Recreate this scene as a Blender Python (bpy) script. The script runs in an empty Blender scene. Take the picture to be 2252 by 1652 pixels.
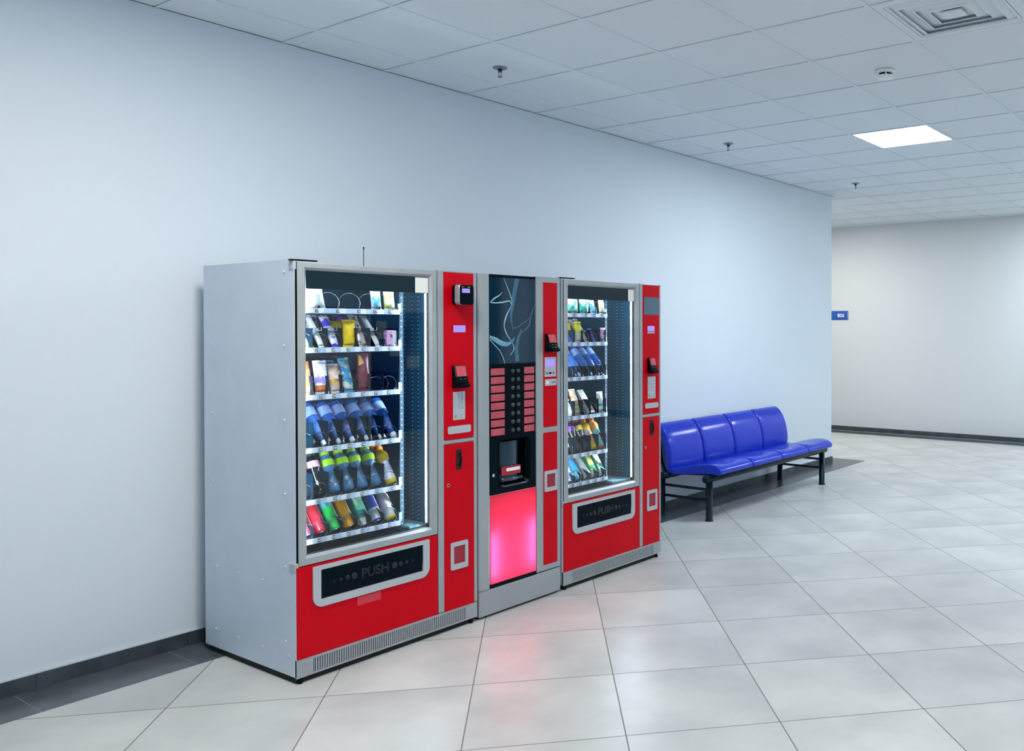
import bpy, bmesh, math, random
from mathutils import Matrix, Vector
random.seed(7)
PI = math.pi
R = math.radians
C = bpy.context.scene.collection
SC = bpy.context.scene

# ---------------------------------------------------------------- camera
cam_d = bpy.data.cameras.new('camera')
cam_d.sensor_width = 36.0
cam_d.sensor_fit = 'HORIZONTAL'
cam_d.lens = 1933.55 / 2252 * 36
cam_d.shift_x = (1126 - 1570.52) / 2252
cam_d.shift_y = (742.53 - 826) / 2252
cam_d.clip_start = 0.05
cam = bpy.data.objects.new('camera', cam_d)
C.objects.link(cam)
cam.location = (-2.542, -4.382, 1.5067)
cam.rotation_euler = (R(90 - 0.641), 0, R(-56.241))
SC.camera = cam

# ---------------------------------------------------------------- world, exposure
w = bpy.data.worlds.new('world')
SC.world = w
w.use_nodes = True
w.node_tree.nodes['Background'].inputs[0].default_value = (0.58, 0.74, 1.0, 1)
w.node_tree.nodes['Background'].inputs[1].default_value = 1.45
SC.view_settings.view_transform = 'Standard'
SC.view_settings.look = 'None'
SC.view_settings.exposure = 0.25
SC.view_settings.gamma = 1.0
SC.view_settings.use_curve_mapping = False
PANEL = 45.0          # radiance of the ceiling light panels
PANEL_COL = (0.86, 0.95, 1.0)
LED = 430.0            # strip lights inside the snack machines
LED_COL = (0.78, 0.90, 1.0)
TUBE = 15.0           # tubes behind the pink front

H = 2.9714            # ceiling height
F = -0.877            # plane of the machine fronts

# ---------------------------------------------------------------- materials
MC = {}
def mat(name, col, rough=0.5, metal=0.0, spec=0.5, emit=0.0, noise=0.0, nscale=8.0, coat=0.0, trans=0.0, bump=0.0):
    if name in MC: return MC[name]
    m = bpy.data.materials.new(name); MC[name] = m
    m.use_nodes = True
    nt = m.node_tree; b = nt.nodes['Principled BSDF']
    b.inputs['Base Color'].default_value = (*col, 1)
    b.inputs['Roughness'].default_value = rough
    b.inputs['Metallic'].default_value = metal
    b.inputs['Specular IOR Level'].default_value = spec
    if coat: b.inputs['Coat Weight'].default_value = coat; b.inputs['Coat Roughness'].default_value = 0.05
    if trans: b.inputs['Transmission Weight'].default_value = trans
    if emit:
        b.inputs['Emission Color'].default_value = (*col, 1)
        b.inputs['Emission Strength'].default_value = emit
    if noise or bump:
        tc = nt.nodes.new('ShaderNodeTexCoord')
        n = nt.nodes.new('ShaderNodeTexNoise'); n.inputs['Scale'].default_value = nscale; n.inputs['Detail'].default_value = 5
        nt.links.new(tc.outputs['Object'], n.inputs['Vector'])
        if noise:
            mr = nt.nodes.new('ShaderNodeMapRange')
            mr.inputs[1].default_value = 0.3; mr.inputs[2].default_value = 0.7
            mr.inputs[3].default_value = 1 - noise; mr.inputs[4].default_value = 1 + noise * 0.4
            nt.links.new(n.outputs[0], mr.inputs[0])
            mx = nt.nodes.new('ShaderNodeMix'); mx.data_type = 'RGBA'; mx.blend_type = 'MULTIPLY'
            mx.inputs[0].default_value = 1
            mx.inputs[6].default_value = (*col, 1)
            nt.links.new(mr.outputs[0], mx.inputs[7])
            nt.links.new(mx.outputs[2], b.inputs['Base Color'])
        if bump:
            bp = nt.nodes.new('ShaderNodeBump'); bp.inputs['Strength'].default_value = bump; bp.inputs['Distance'].default_value = 0.003
            nt.links.new(n.outputs[0], bp.inputs['Height']); nt.links.new(bp.outputs[0], b.inputs['Normal'])
    return m

def glass_mat(name, tint=(0.93, 0.97, 0.98), rough=0.01, ior=1.45):
    if name in MC: return MC[name]
    m = bpy.data.materials.new(name); MC[name] = m; m.use_nodes = True
    nt = m.node_tree; nt.nodes.remove(nt.nodes['Principled BSDF'])
    out = nt.nodes['Material Output']
    t = nt.nodes.new('ShaderNodeBsdfTransparent'); t.inputs[0].default_value = (*tint, 1)
    g = nt.nodes.new('ShaderNodeBsdfGlossy'); g.inputs['Roughness'].default_value = rough
    f = nt.nodes.new('ShaderNodeFresnel'); f.inputs[0].default_value = ior
    mx = nt.nodes.new('ShaderNodeMixShader')
    ge = nt.nodes.new('ShaderNodeNewGeometry')      # a thin pane mirrors once, at its outer face
    iv = nt.nodes.new('ShaderNodeMath'); iv.operation = 'SUBTRACT'; iv.inputs[0].default_value = 1; nt.links.new(ge.outputs['Backfacing'], iv.inputs[1])
    mu = nt.nodes.new('ShaderNodeMath'); mu.operation = 'MULTIPLY'; nt.links.new(f.outputs[0], mu.inputs[0]); nt.links.new(iv.outputs[0], mu.inputs[1])
    nt.links.new(mu.outputs[0], mx.inputs[0]); nt.links.new(t.outputs[0], mx.inputs[1]); nt.links.new(g.outputs[0], mx.inputs[2])
    nt.links.new(mx.outputs[0], out.inputs[0])
    return m

def emit_mat(name, col, s):
    if name in MC: return MC[name]
    m = bpy.data.materials.new(name); MC[name] = m; m.use_nodes = True
    nt = m.node_tree; nt.nodes.remove(nt.nodes['Principled BSDF'])
    e = nt.nodes.new('ShaderNodeEmission'); e.inputs[0].default_value = (*col, 1); e.inputs[1].default_value = s
    nt.links.new(e.outputs[0], nt.nodes['Material Output'].inputs[0])
    return m

def pack_mat(name, c1, c2, c3=None, split=0.5, band=None, scale=26.0, rough=0.3, metal=0.0):
    """printed wrapper: two colours meeting along a noisy diagonal, and an optional band of a third colour (band = z range)"""
    if name in MC: return MC[name]
    m = bpy.data.materials.new(name); MC[name] = m; m.use_nodes = True
    nt = m.node_tree; b = nt.nodes['Principled BSDF']; L = nt.links.new
    b.inputs['Roughness'].default_value = rough; b.inputs['Metallic'].default_value = metal
    tc = nt.nodes.new('ShaderNodeTexCoord')
    mp = nt.nodes.new('ShaderNodeMapping'); mp.inputs['Location'].default_value = (len(MC) * 0.37, len(MC) * 0.11, len(MC) * 0.53)
    L(tc.outputs['Object'], mp.inputs[0])
    n = nt.nodes.new('ShaderNodeTexNoise'); n.inputs['Scale'].default_value = scale; n.inputs['Detail'].default_value = 2
    L(mp.outputs[0], n.inputs['Vector'])
    cr = nt.nodes.new('ShaderNodeValToRGB'); cr.color_ramp.interpolation = 'LINEAR'
    cr.color_ramp.elements[0].position = split - 0.02; cr.color_ramp.elements[0].color = (*c1, 1)
    cr.color_ramp.elements[1].position = split + 0.02; cr.color_ramp.elements[1].color = (*c2, 1)
    L(n.outputs[0], cr.inputs[0])
    last = cr.outputs[0]
    if c3 is not None:
        sp = nt.nodes.new('ShaderNodeSeparateXYZ'); L(tc.outputs['Object'], sp.inputs[0])
        a = nt.nodes.new('ShaderNodeMath'); a.operation = 'GREATER_THAN'; a.inputs[1].default_value = band[0]; L(sp.outputs[2], a.inputs[0])
        d = nt.nodes.new('ShaderNodeMath'); d.operation = 'LESS_THAN'; d.inputs[1].default_value = band[1]; L(sp.outputs[2], d.inputs[0])
        e = nt.nodes.new('ShaderNodeMath'); e.operation = 'MULTIPLY'; L(a.outputs[0], e.inputs[0]); L(d.outputs[0], e.inputs[1])
        mx = nt.nodes.new('ShaderNodeMix'); mx.data_type = 'RGBA'; L(e.outputs[0], mx.inputs[0])
        L(last, mx.inputs[6]); mx.inputs[7].default_value = (*c3, 1); last = mx.outputs[2]
    L(last, b.inputs['Base Color'])
    return m

RED = mat('red_lacquer', (0.56, 0.0008, 0.009), 0.30, spec=0.10, noise=0.06, nscale=3)
STEEL = mat('grey_painted_steel', (0.35, 0.385, 0.40), 0.38, metal=0.25, noise=0.05, nscale=5)
SIDE = mat('side_panel_paint', (0.60, 0.68, 0.77), 0.45, metal=0.1, noise=0.05, nscale=6, bump=0.03)
ALU = mat('brushed_aluminium', (0.36, 0.395, 0.41), 0.5, metal=0.25, noise=0.08, nscale=14)
LGREY = mat('light_grey_plastic', (0.42, 0.46, 0.49), 0.4)
BLACK = mat('black_plastic', (0.001, 0.004, 0.006), 0.22, spec=0.09)
DGREY = mat('dark_grey_plastic', (0.001, 0.006, 0.010), 0.22, spec=0.06)
GAP = mat('dark_gap', (0.004, 0.005, 0.006), 0.8)
LINER = mat('cabinet_liner', (0.016, 0.080, 0.140), 0.28, spec=0.3, noise=0.15, nscale=5)
TRAY = mat('tray_metal', (0.02, 0.045, 0.065), 0.35, metal=0.3)
DIVIDER = mat('divider_plate', (0.002, 0.014, 0.028), 0.4, spec=0.07)
WIRE = mat('spiral_wire', (0.18, 0.24, 0.30), 0.25, metal=0.8)
CLIP = mat('pale_clip', (0.36, 0.50, 0.64), 0.4)
LABEL = mat('label_strip', (0.80, 0.84, 0.92), 0.5)
LABEL2 = mat('label_strip_grey', (0.50, 0.60, 0.80), 0.5)
TAGM = mat('tag_navy', (0.01, 0.015, 0.06), 0.5)
WHITE = mat('white_print', (0.85, 0.86, 0.88), 0.5)
HEADER = mat('header_band', (0.004, 0.018, 0.028), 0.35, spec=0.25)
GLASS = glass_mat('pane_glass', ior=1.7)
SCREEN = emit_mat('lilac_screen', (0.36, 0.29, 1.0), 1.0)
GREENLED = emit_mat('green_led', (0.25, 0.9, 0.1), 0.45)
CHROME = mat('chrome', (0.6, 0.62, 0.65), 0.2, metal=1)
PINKLBL = mat('drink_label_pink', (0.52, 0.075, 0.11), 0.4, noise=0.25, nscale=40)

# ---------------------------------------------------------------- mesh builder
class MB:
    def __init__(s): s.bm = bmesh.new(); s.mats = []
    def mi(s, m):
        if m not in s.mats: s.mats.append(m)
        return s.mats.index(m)
    def _fin(s, n0, m, smooth):
        i = s.mi(m)
        s.bm.faces.ensure_lookup_table()
        for f in s.bm.faces[n0:]:
            f.material_index = i; f.smooth = smooth
    def box(s, x0, x1, y0, y1, z0, z1, m, bev=0.0, seg=2):
        t = bmesh.new()
        mt = Matrix.Translation(((x0 + x1) / 2, (y0 + y1) / 2, (z0 + z1) / 2)) @ Matrix.Diagonal((abs(x1 - x0), abs(y1 - y0), abs(z1 - z0), 1))
        bmesh.ops.create_cube(t, size=1, matrix=mt)
        if bev: bmesh.ops.bevel(t, geom=t.edges[:], offset=bev, segments=seg, affect='EDGES', profile=0.5)
        s.add(t, m, smooth=False); return s
    def add(s, t, m, smooth=False, mtx=None):
        n0 = len(s.bm.faces)
        if mtx is not None: bmesh.ops.transform(t, matrix=mtx, verts=t.verts[:])
        me = bpy.data.meshes.new('tmp'); t.to_mesh(me); t.free()
        s.bm.from_mesh(me); bpy.data.meshes.remove(me)
        s._fin(n0, m, smooth); return s
    def loft(s, rings, m, closed=True, cap=True, smooth=True):
        n0 = len(s.bm.faces); vs = [[s.bm.verts.new(p) for p in r] for r in rings]
        k = len(rings[0])
        for a, b in zip(vs, vs[1:]):
            for i in range(k if closed else k - 1):
                j = (i + 1) % k
                try: s.bm.faces.new((a[i], a[j], b[j], b[i]))
                except ValueError: pass
        s._fin(n0, m, smooth)
        if cap:
            n1 = len(s.bm.faces)
            for r in (vs[0], vs[-1]):
                try: s.bm.faces.new(r)
                except ValueError: pass
            s._fin(n1, m, False)
        return s
    def prism_y(s, pts, y0, y1, m, smooth=False):      # pts = [(x, z)], extruded along y
        return s.loft([[(x, y0, z) for x, z in pts], [(x, y1, z) for x, z in pts]], m, smooth=smooth)
    def prism_x(s, pts, x0, x1, m, smooth=False):      # pts = [(y, z)]
        return s.loft([[(x0, y, z) for y, z in pts], [(x1, y, z) for y, z in pts]], m, smooth=smooth)
    def ring_y(s, outer, inner, y0, y1, m, smooth=False):   # plate with an opening
        n0 = len(s.bm.faces); k = len(outer)
        loops = [[s.bm.verts.new((x, y, z)) for x, z in pts] for pts, y in ((outer, y0), (outer, y1), (inner, y1), (inner, y0))]
        for a in range(4):
            A, B = loops[a], loops[(a + 1) % 4]
            for i in range(k):
                j = (i + 1) % k; s.bm.faces.new((A[i], A[j], B[j], B[i]))
        s._fin(n0, m, smooth); return s
    def tube(s, path, r, m, n=8, cap=True):
        rings = []; path = [Vector(p) for p in path]; prev = None
        for i, p in enumerate(path):
            d = (path[min(i + 1, len(path) - 1)] - path[max(i - 1, 0)]).normalized()
            if prev is None:
                a = Vector((0, 0, 1)) if abs(d.z) < 0.9 else Vector((1, 0, 0))
                u = d.cross(a).normalized()
            else: u = (prev - d * prev.dot(d)).normalized()
            prev = u; v = d.cross(u)
            rr = r[i] if isinstance(r, (list, tuple)) else r
            rings.append([p + (u * math.cos(t) + v * math.sin(t)) * rr for t in [2 * PI * q / n for q in range(n)]])
        return s.loft(rings, m, cap=cap)
    def lathe(s, prof, m, n=20, c=(0, 0), cap=True, mtx=None):   # prof = [(r, z)] about z
        rings = [[(c[0] + r * math.cos(2 * PI * q / n), c[1] + r * math.sin(2 * PI * q / n), z) for q in range(n)] for r, z in prof]
        if mtx is not None: rings = [[tuple(mtx @ Vector(p)) for p in r] for r in rings]
        return s.loft(rings, m, cap=cap)
    def disc_y(s, x, z, r, y0, y1, m, n=16):           # short cylinder along y
        return s.prism_y([(x + r * math.cos(2 * PI * q / n), z + r * math.sin(2 * PI * q / n)) for q in range(n)], y0, y1, m)
    def text(s, txt, size, m, mtx, ext=0.0, offs=0.0):
        cu = bpy.data.curves.new('t', 'FONT'); cu.body = txt; cu.size = size; cu.extrude = ext; cu.offset = offs
        cu.align_x = 'CENTER'; cu.align_y = 'CENTER'; cu.resolution_u = 3
        o = bpy.data.objects.new('t', cu); C.objects.link(o)
        me = bpy.data.meshes.new_from_object(o.evaluated_get(bpy.context.evaluated_depsgraph_get()))
        bpy.data.objects.remove(o); bpy.data.curves.remove(cu)
        t = bmesh.new(); t.from_mesh(me); bpy.data.meshes.remove(me)
        return s.add(t, m, mtx=mtx)
    def build(s, name, parent=None, off=(0, 0, 0), recalc=True):
        if recalc: bmesh.ops.recalc_face_normals(s.bm, faces=s.bm.faces[:])
        if off != (0, 0, 0): bmesh.ops.translate(s.bm, verts=s.bm.verts[:], vec=Vector(off))
        me = bpy.data.meshes.new(name); s.bm.to_mesh(me); s.bm.free()
        for m in s.mats: me.materials.append(m)
        o = bpy.data.objects.new(name, me); C.objects.link(o)
        if parent is not None: o.parent = parent
        return o

def facing(x, y, z): return Matrix.Translation((x, y, z)) @ Matrix.Rotation(PI / 2, 4, 'X')   # text facing -y

def rr(x0, x1, z0, z1, r=0.01, k=5):
    """rounded rectangle outline; r = one radius or (bottom-left, bottom-right, top-right, top-left)"""
    if not isinstance(r, tuple): r = (r,) * 4
    out = []
    for (cx, cz, a0, q) in ((x0, z0, PI, r[0]), (x1, z0, 1.5 * PI, r[1]), (x1, z1, 0, r[2]), (x0, z1, 0.5 * PI, r[3])):
        sx = 1 if cx == x0 else -1; sz = 1 if cz == z0 else -1
        for i in range(k + 1):
            a = a0 + PI / 2 * i / k
            out.append((cx + sx * q + q * math.cos(a), cz + sz * q + q * math.sin(a)))
    return out

def tag(o, label=None, cat=None, group=None, kind=None):
    if label: o['label'] = label
    if cat: o['category'] = cat
    if group: o['group'] = group
    if kind: o['kind'] = kind
    return o
def empty(name, loc, label, cat, group=None):
    o = bpy.data.objects.new(name, None); C.objects.link(o); o.location = loc
    o.empty_display_size = 0.1
    return tag(o, label, cat, group)
def copy_tree(o, parent=None):
    c = o.copy(); C.objects.link(c)
    if parent is not None: c.parent = parent
    for ch in list(o.children): copy_tree(ch, c)
    return c

# ---------------------------------------------------------------- room
def nodes_floor():
    m = bpy.data.materials.new('stone_floor_tiles'); m.use_nodes = True
    nt = m.node_tree; b = nt.nodes['Principled BSDF']; L = nt.links.new
    def M(op, a=None, c=None):
        n = nt.nodes.new('ShaderNodeMath'); n.operation = op
        for i, v in enumerate((a, c)):
            if v is None: continue
            if isinstance(v, (int, float)): n.inputs[i].default_value = v
            else: L(v, n.inputs[i])
        return n.outputs[0]
    tc = nt.nodes.new('ShaderNodeTexCoord'); sp = nt.nodes.new('ShaderNodeSeparateXYZ'); L(tc.outputs['Object'], sp.inputs[0])
    P = 0.588; s = math.sqrt(0.5)
    u = M('DIVIDE', M('ADD', M('MULTIPLY', M('ADD', sp.outputs[0], sp.outputs[1]), s), 1.077 + P * 40), P)
    v = M('DIVIDE', M('ADD', M('MULTIPLY', M('SUBTRACT', sp.outputs[0], sp.outputs[1]), s), -1.024 + P * 40), P)
    def edge(t):
        f = M('FRACT', t); return M('MINIMUM', f, M('SUBTRACT', 1.0, f))
    d = M('MINIMUM', edge(u), edge(v))
    g = nt.nodes.new('ShaderNodeMapRange'); g.inputs[1].default_value = 0.0028; g.inputs[2].default_value = 0.0052; L(d, g.inputs[0])
    cmb = nt.nodes.new('ShaderNodeCombineXYZ'); L(M('FLOOR', u), cmb.inputs[0]); L(M('FLOOR', v), cmb.inputs[1])
    wn = nt.nodes.new('ShaderNodeTexWhiteNoise'); L(cmb.outputs[0], wn.inputs[0])
    n1 = nt.nodes.new('ShaderNodeTexNoise'); n1.inputs['Scale'].default_value = 2.3; n1.inputs['Detail'].default_value = 6; n1.inputs['Distortion'].default_value = 0.1
    ad = nt.nodes.new('ShaderNodeVectorMath'); ad.operation = 'MULTIPLY_ADD'; ad.inputs[1].default_value = (5, 5, 5)
    L(wn.outputs['Color'], ad.inputs[0]); L(tc.outputs['Object'], ad.inputs[2]); L(ad.outputs[0], n1.inputs['Vector'])
    cr = nt.nodes.new('ShaderNodeValToRGB'); e = cr.color_ramp.elements
    e[0].position = 0.30; e[0].color = (0.41, 0.425, 0.42, 1); e[1].position = 0.66; e[1].color = (0.56, 0.565, 0.55, 1)
    L(n1.outputs[0], cr.inputs[0])
    vr = nt.nodes.new('ShaderNodeMapRange'); vr.inputs[3].default_value = 0.985; vr.inputs[4].default_value = 1.01; L(wn.outputs['Value'], vr.inputs[0])
    mu = nt.nodes.new('ShaderNodeMix'); mu.data_type = 'RGBA'; mu.blend_type = 'MULTIPLY'; mu.inputs[0].default_value = 1
    L(cr.outputs[0], mu.inputs[6]); L(vr.outputs[0], mu.inputs[7])
    mg = nt.nodes.new('ShaderNodeMix'); mg.data_type = 'RGBA'; L(g.outputs[0], mg.inputs[0])
    mg.inputs[6].default_value = (0.16, 0.145, 0.125, 1); L(mu.outputs[2], mg.inputs[7]); L(mg.outputs[2], b.inputs['Base Color'])
    ro = nt.nodes.new('ShaderNodeMapRange'); ro.inputs[3].default_value = 0.7; ro.inputs[4].default_value = 0.36; L(g.outputs[0], ro.inputs[0])
    L(ro.outputs[0], b.inputs['Roughness'])
    bp = nt.nodes.new('ShaderNodeBump'); bp.inputs['Strength'].default_value = 0.25; bp.inputs['Distance'].default_value = 0.002
    L(g.outputs[0], bp.inputs['Height']); L(bp.outputs[0], b.inputs['Normal'])
    return m
FLOOR = nodes_floor()
WALL = mat('wall_paint', (0.665, 0.735, 0.80), 0.6, noise=0.02, nscale=1.2, bump=0.02)
WALLW = mat('corridor_wall_paint', (0.64, 0.67, 0.685), 0.6, noise=0.02, nscale=1.2)
TILE = mat('ceiling_tile', (0.72, 0.775, 0.82), 0.85, bump=0.12, nscale=180)
TBAR = mat('ceiling_t_bar', (0.70, 0.755, 0.80), 0.6)
TGAP = mat('ceiling_shadow_gap', (0.05, 0.07, 0.10), 0.9)
SKIRT = mat('dark_stone_skirting', (0.055, 0.07, 0.08), 0.22, noise=0.3, nscale=9)
STRIP = mat('dark_border_tile', (0.085, 0.10, 0.11), 0.26, noise=0.35, nscale=5)

X0, X1, Y0, Y1, XC = -5.0, 9.21, -8.0, 5.0, 6.38
def struct(name, mb): return tag(mb.build(name), kind='structure')
struct('floor', MB().box(X0, X1, Y0, Y1, -0.1, 0, FLOOR))
struct('wall_back', MB().box(X0, XC, 0, Y1, 0, H + 0.1, WALL))
struct('wall_right', MB().box(X1, X1 + 0.2, Y0, Y1, 0, H + 0.1, WALLW))
wl = MB()
LW = [(-7.4, -5.4, 0.5, 2.6), (-4.9, -2.9, 0.5, 2.6)]  # unseen openings, added to let fill daylight in from the left
ys = Y0
for a, b_, c, d in LW:
    wl.box(X0 - 0.2, X0, ys, a, 0, H + 0.1, WALL); ys = b_
    wl.box(X0 - 0.2, X0, a, b_, 0, c, WALL); wl.box(X0 - 0.2, X0, a, b_, d, H + 0.1, WALL)
wl.box(X0 - 0.2, X0, ys, Y1, 0, H + 0.1, WALL)
struct('wall_left', wl)
for i, (a, b_, c, d) in enumerate(LW):
    f_ = MB()
    for p, q_, r_, s_ in ((a + 0.002, a + 0.06, c + 0.002, d - 0.002), (b_ - 0.06, b_ - 0.002, c + 0.002, d - 0.002), (a + 0.06, b_ - 0.06, c + 0.002, c + 0.06), (a + 0.06, b_ - 0.06, d - 0.06, d - 0.002), ((a + b_) / 2 - 0.03, (a + b_) / 2 + 0.03, c + 0.06, d - 0.06)):
        f_.box(X0 - 0.12, X0 - 0.05, p, q_, r_, s_, WHITE)
    wn_ = tag(f_.build('unseen_window_%d' % (i + 5)), kind='structure')
    MB().box(X0 - 0.09, X0 - 0.085, a + 0.06, b_ - 0.06, c + 0.06, d - 0.06, GLASS).build('pane', wn_)
struct('wall_corridor_end', MB().box(XC, X1, Y1, Y1 + 0.2, 0, H + 0.1, WALLW))
# wall opposite the machines, with a navy door; first two windows added for cool fill
wf = MB()
ops = [(-3.6, -0.9, 0.95, 2.35), (0.2, 2.9, 0.95, 2.35), (4.83, 6.05, 0.0, 1.78), (7.27, 8.75, 0.85, 2.5)]
xs = X0
for a, b_, c, d in ops:
    wf.box(xs, a, Y0 - 0.2, Y0, 0, H + 0.1, WALLW); xs = b_
    if c > 0: wf.box(a, b_, Y0 - 0.2, Y0, 0, c, WALLW)
    wf.box(a, b_, Y0 - 0.2, Y0, d, H + 0.1, WALLW)
wf.box(xs, X1, Y0 - 0.2, Y0, 0, H + 0.1, WALLW)
struct('wall_front', wf)
struct('trim_4', MB().box(4.66, 4.78, Y0 + 0.001, Y0 + 0.06, 0, H - 0.001, mat('pale_post', (0.75, 0.85, 0.95), 0.4)).box(6.75, 7.18, Y0 + 0.001, Y0 + 0.03, 0, 2.45, mat('slate_panel', (0.05, 0.09, 0.14), 0.5)))
NAVY = mat('navy_door_paint', (0.016, 0.010, 0.26), 0.4, spec=0.2)
for i, (a, b_, c, d) in enumerate(ops):
    if c == 0:
        dr = tag(MB().box(a + 0.05, b_ - 0.05, Y0 - 0.12, Y0 - 0.07, 0.01, d - 0.05, NAVY, 0.004).build('reflection_door'), kind='structure')  # unseen; placed and sized for the navy reflection in the near glass
        MB().ring_y(rr(a + 0.003, b_ - 0.003, 0.001, d - 0.003, 0.002, 1), rr(a + 0.05, b_ - 0.05, 0.008, d - 0.05, 0.002, 1), Y0 - 0.15, Y0 + 0.02, WHITE).build('door_frame', dr)
        for n0_, n1_, n2_, n3_ in ((0.42, 0.62, 1.10, 1.32), (0.70, 0.92, 0.92, 1.10), (0.20, 0.36, 1.35, 1.60)):
            MB().box(a + n0_, a + n1_, Y0 - 0.07, Y0 - 0.065, n2_, n3_, LABEL).build('notice', dr)
        MB().tube([(a + 0.15, Y0 - 0.07, 1.05), (a + 0.15, Y0 - 0.02, 1.05), (a + 0.28, Y0 - 0.02, 1.05)], 0.01, CHROME).build('door_handle', dr)
    else:
        wn_ = tag(MB().ring_y(rr(a + 0.002, b_ - 0.002, c + 0.002, d - 0.002, 0.002, 1), rr(a + 0.06, b_ - 0.06, c + 0.06, d - 0.06, 0.002, 1), Y0 - 0.12, Y0 - 0.04, WHITE)
            .box((a + b_) / 2 - 0.03, (a + b_) / 2 + 0.03, Y0 - 0.11, Y0 - 0.05, c + 0.06, d - 0.06, WHITE).build('unseen_window_%d' % (i + 1)), kind='structure')
        MB().box(a + 0.06, b_ - 0.06, Y0 - 0.085, Y0 - 0.08, c + 0.06, d - 0.06, GLASS).build('pane', wn_)

# ceiling: lay-in tiles on a T-bar grid, one grid line per 0.6 m
ce = MB(); ce.box(X0, X1, Y0, Y1, H + 0.02, H + 0.1, TGAP)
LIGHTS = [(-1.2, 2), (3.6, 2), (-1.2, 7), (3.6, 7), (7.8, 7), (7.8, 3), (7.2, -3)]  # last panel is out of view, added to brighten the corridor wall
VENTS = [(1.2, 4)]
cells = set()
for (lx, j) in LIGHTS + VENTS: cells.add((round(lx / 0.6), j))
def q(x0, x1, y0, y1, z, m):
    x0, x1, y0, y1 = max(x0, X0), min(x1, X1), max(y0, Y0), min(y1, Y1)
    if x1 - x0 < 0.01 or y1 - y0 < 0.01: return
    n0 = len(ce.bm.faces)
    ce.bm.faces.new([ce.bm.verts.new(p) for p in ((x0, y0, z), (x0, y1, z), (x1, y1, z), (x1, y0, z))])
    ce._fin(n0, m, False)
TB = 0.010; TG = 0.0022
for i in range(-9, 16):
    for j in range(-9, 13):
        if (i, j) in cells: continue
        xa = 0.6 * i; yb = -0.3245 - 0.6 * j; ya = yb - 0.6
        # the lip of tile hangs a little below the tile face next to the bar on the near side
        q(xa + TB, xa + 0.6 - TB - TG, ya + TB + TG, yb - TB, H + 0.004, TILE)
for i in range(-9, 17):
    x = 0.6 * i
    if X0 < x < X1: ce.box(x - TB, x + TB, Y0, Y1, H, H + 0.012, TBAR)
for j in range(-9, 14):
    y = -0.3245 - 0.6 * j
    if Y0 < y < Y1: ce.box(X0, X1, y - TB, y + TB, H - 0.0006, H + 0.012, TBAR)
struct('ceiling', ce)
struct('trim_1', MB().box(X0, XC, -0.018, -0.0005, H - 0.004, H - 0.001, TBAR).box(XC, XC + 0.02, -0.02, Y1, H - 0.004, H - 0.001, TBAR))
# skirting and the dark border tiles that follow the walls
bb = MB()
for k in range(-9, 11):
    a, b_ = 0.6 * k + 0.12, 0.6 * k + 0.717
    a = max(a, X0 + 0.001); b_ = min(b_, XC + 0.0)
    if b_ > a: bb.box(a, b_, -0.012, -0.0005, 0.0005, 0.066, SKIRT, 0.001, 1)
bb.box(X0 + 0.001, XC + 0.012, -0.0135, -0.0005, 0.0665, 0.069, mat('skirting_joint', (0.45, 0.5, 0.53), 0.5))
bb.box(XC + 0.0005, XC + 0.012, -0.012, Y1 - 0.001, 0.0005, 0.066, SKIRT)
struct('baseboard_back', bb)
struct('baseboard_right', MB().box(X1 - 0.012, X1 - 0.0005, Y0 + 0.001, Y1 - 0.001, 0.0005, 0.07, SKIRT).box(X1 - 0.014, X1 - 0.012, Y0 + 0.001, Y1 - 0.001, 0.0005, 0.006, LGREY))
tr = MB()
JO = mat('border_grout', (0.2, 0.23, 0.25), 0.7)
tr.box(X0 + 0.001, XC + 0.28, -0.287, -0.013, 0.0002, 0.0015, JO)
tr.box(XC + 0.013, XC + 0.28, -0.013, Y1 - 0.001, 0.0002, 0.0015, JO)
for k in range(-9, 12):
    a, b_ = max(0.588 * k + 0.02, X0 + 0.001), min(0.588 * k + 0.605, XC + 0.28)
    if b_ > a: tr.box(a, b_, -0.286, -0.014, 0.0015, 0.0022, STRIP)
for k in range(0, 9): tr.box(XC + 0.014, XC + 0.279, -0.011 + 0.588 * k, min(0.573 + 0.588 * k, Y1 - 0.01), 0.0015, 0.0022, STRIP)
struct('trim_2', tr)
struct('trim_3', MB().box(X1 - 0.28, X1 - 0.013, Y0 + 0.001, Y1 - 0.001, 0.0003, 0.0020, STRIP))

# ---------------------------------------------------------------- ceiling fittings
PAN = emit_mat('light_panel_diffuser', PANEL_COL, PANEL); PANW = emit_mat('light_panel_diffuser_neutral', (1.0, 0.96, 0.90), PANEL)
LL = ['square recessed white light panel glowing in the ceiling left of the machines',
      'square recessed white light panel glowing in the ceiling in front of the blue bench',
      'square white ceiling light panel nearest the windows at the left',
      'square white ceiling light panel nearest the windows, middle of its row',
      'square white ceiling light panel nearest the windows at the right',
      'square white ceiling light panel close to the corridor wall',
      'added square white ceiling light panel brightening the corridor, hidden past the wall corner']
for (lx, j), lb in zip(LIGHTS, LL):
    yb = -0.3245 - 0.6 * j; cx, cy = lx + 0.3, yb - 0.3
    t = empty('ceiling_light', (cx, cy, H), lb, 'ceiling light', 'square light panels in the ceiling')
    MB().box(-0.287, 0.287, -0.287, 0.287, 0.001, 0.004, PANW if lx < 0 or j < 0 else PAN).build('diffuser', t)
    f = MB()
    for a, b_, c, d in ((-0.289, 0.289, -0.289, -0.285), (-0.289, 0.289, 0.285, 0.289), (-0.289, -0.285, -0.285, 0.285), (0.285, 0.289, -0.285, 0.285)):
        f.box(a, b_, c, d, -0.001, 0.008, WHITE)
    f.build('frame', t)
t = empty('air_vent', (1.5, -0.3245 - 2.4 - 0.3, H), 'square white air diffuser in the ceiling at the upper right', 'air vent')
f = MB()
VM = mat('vent_white', (0.7, 0.76, 0.8), 0.5)
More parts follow.
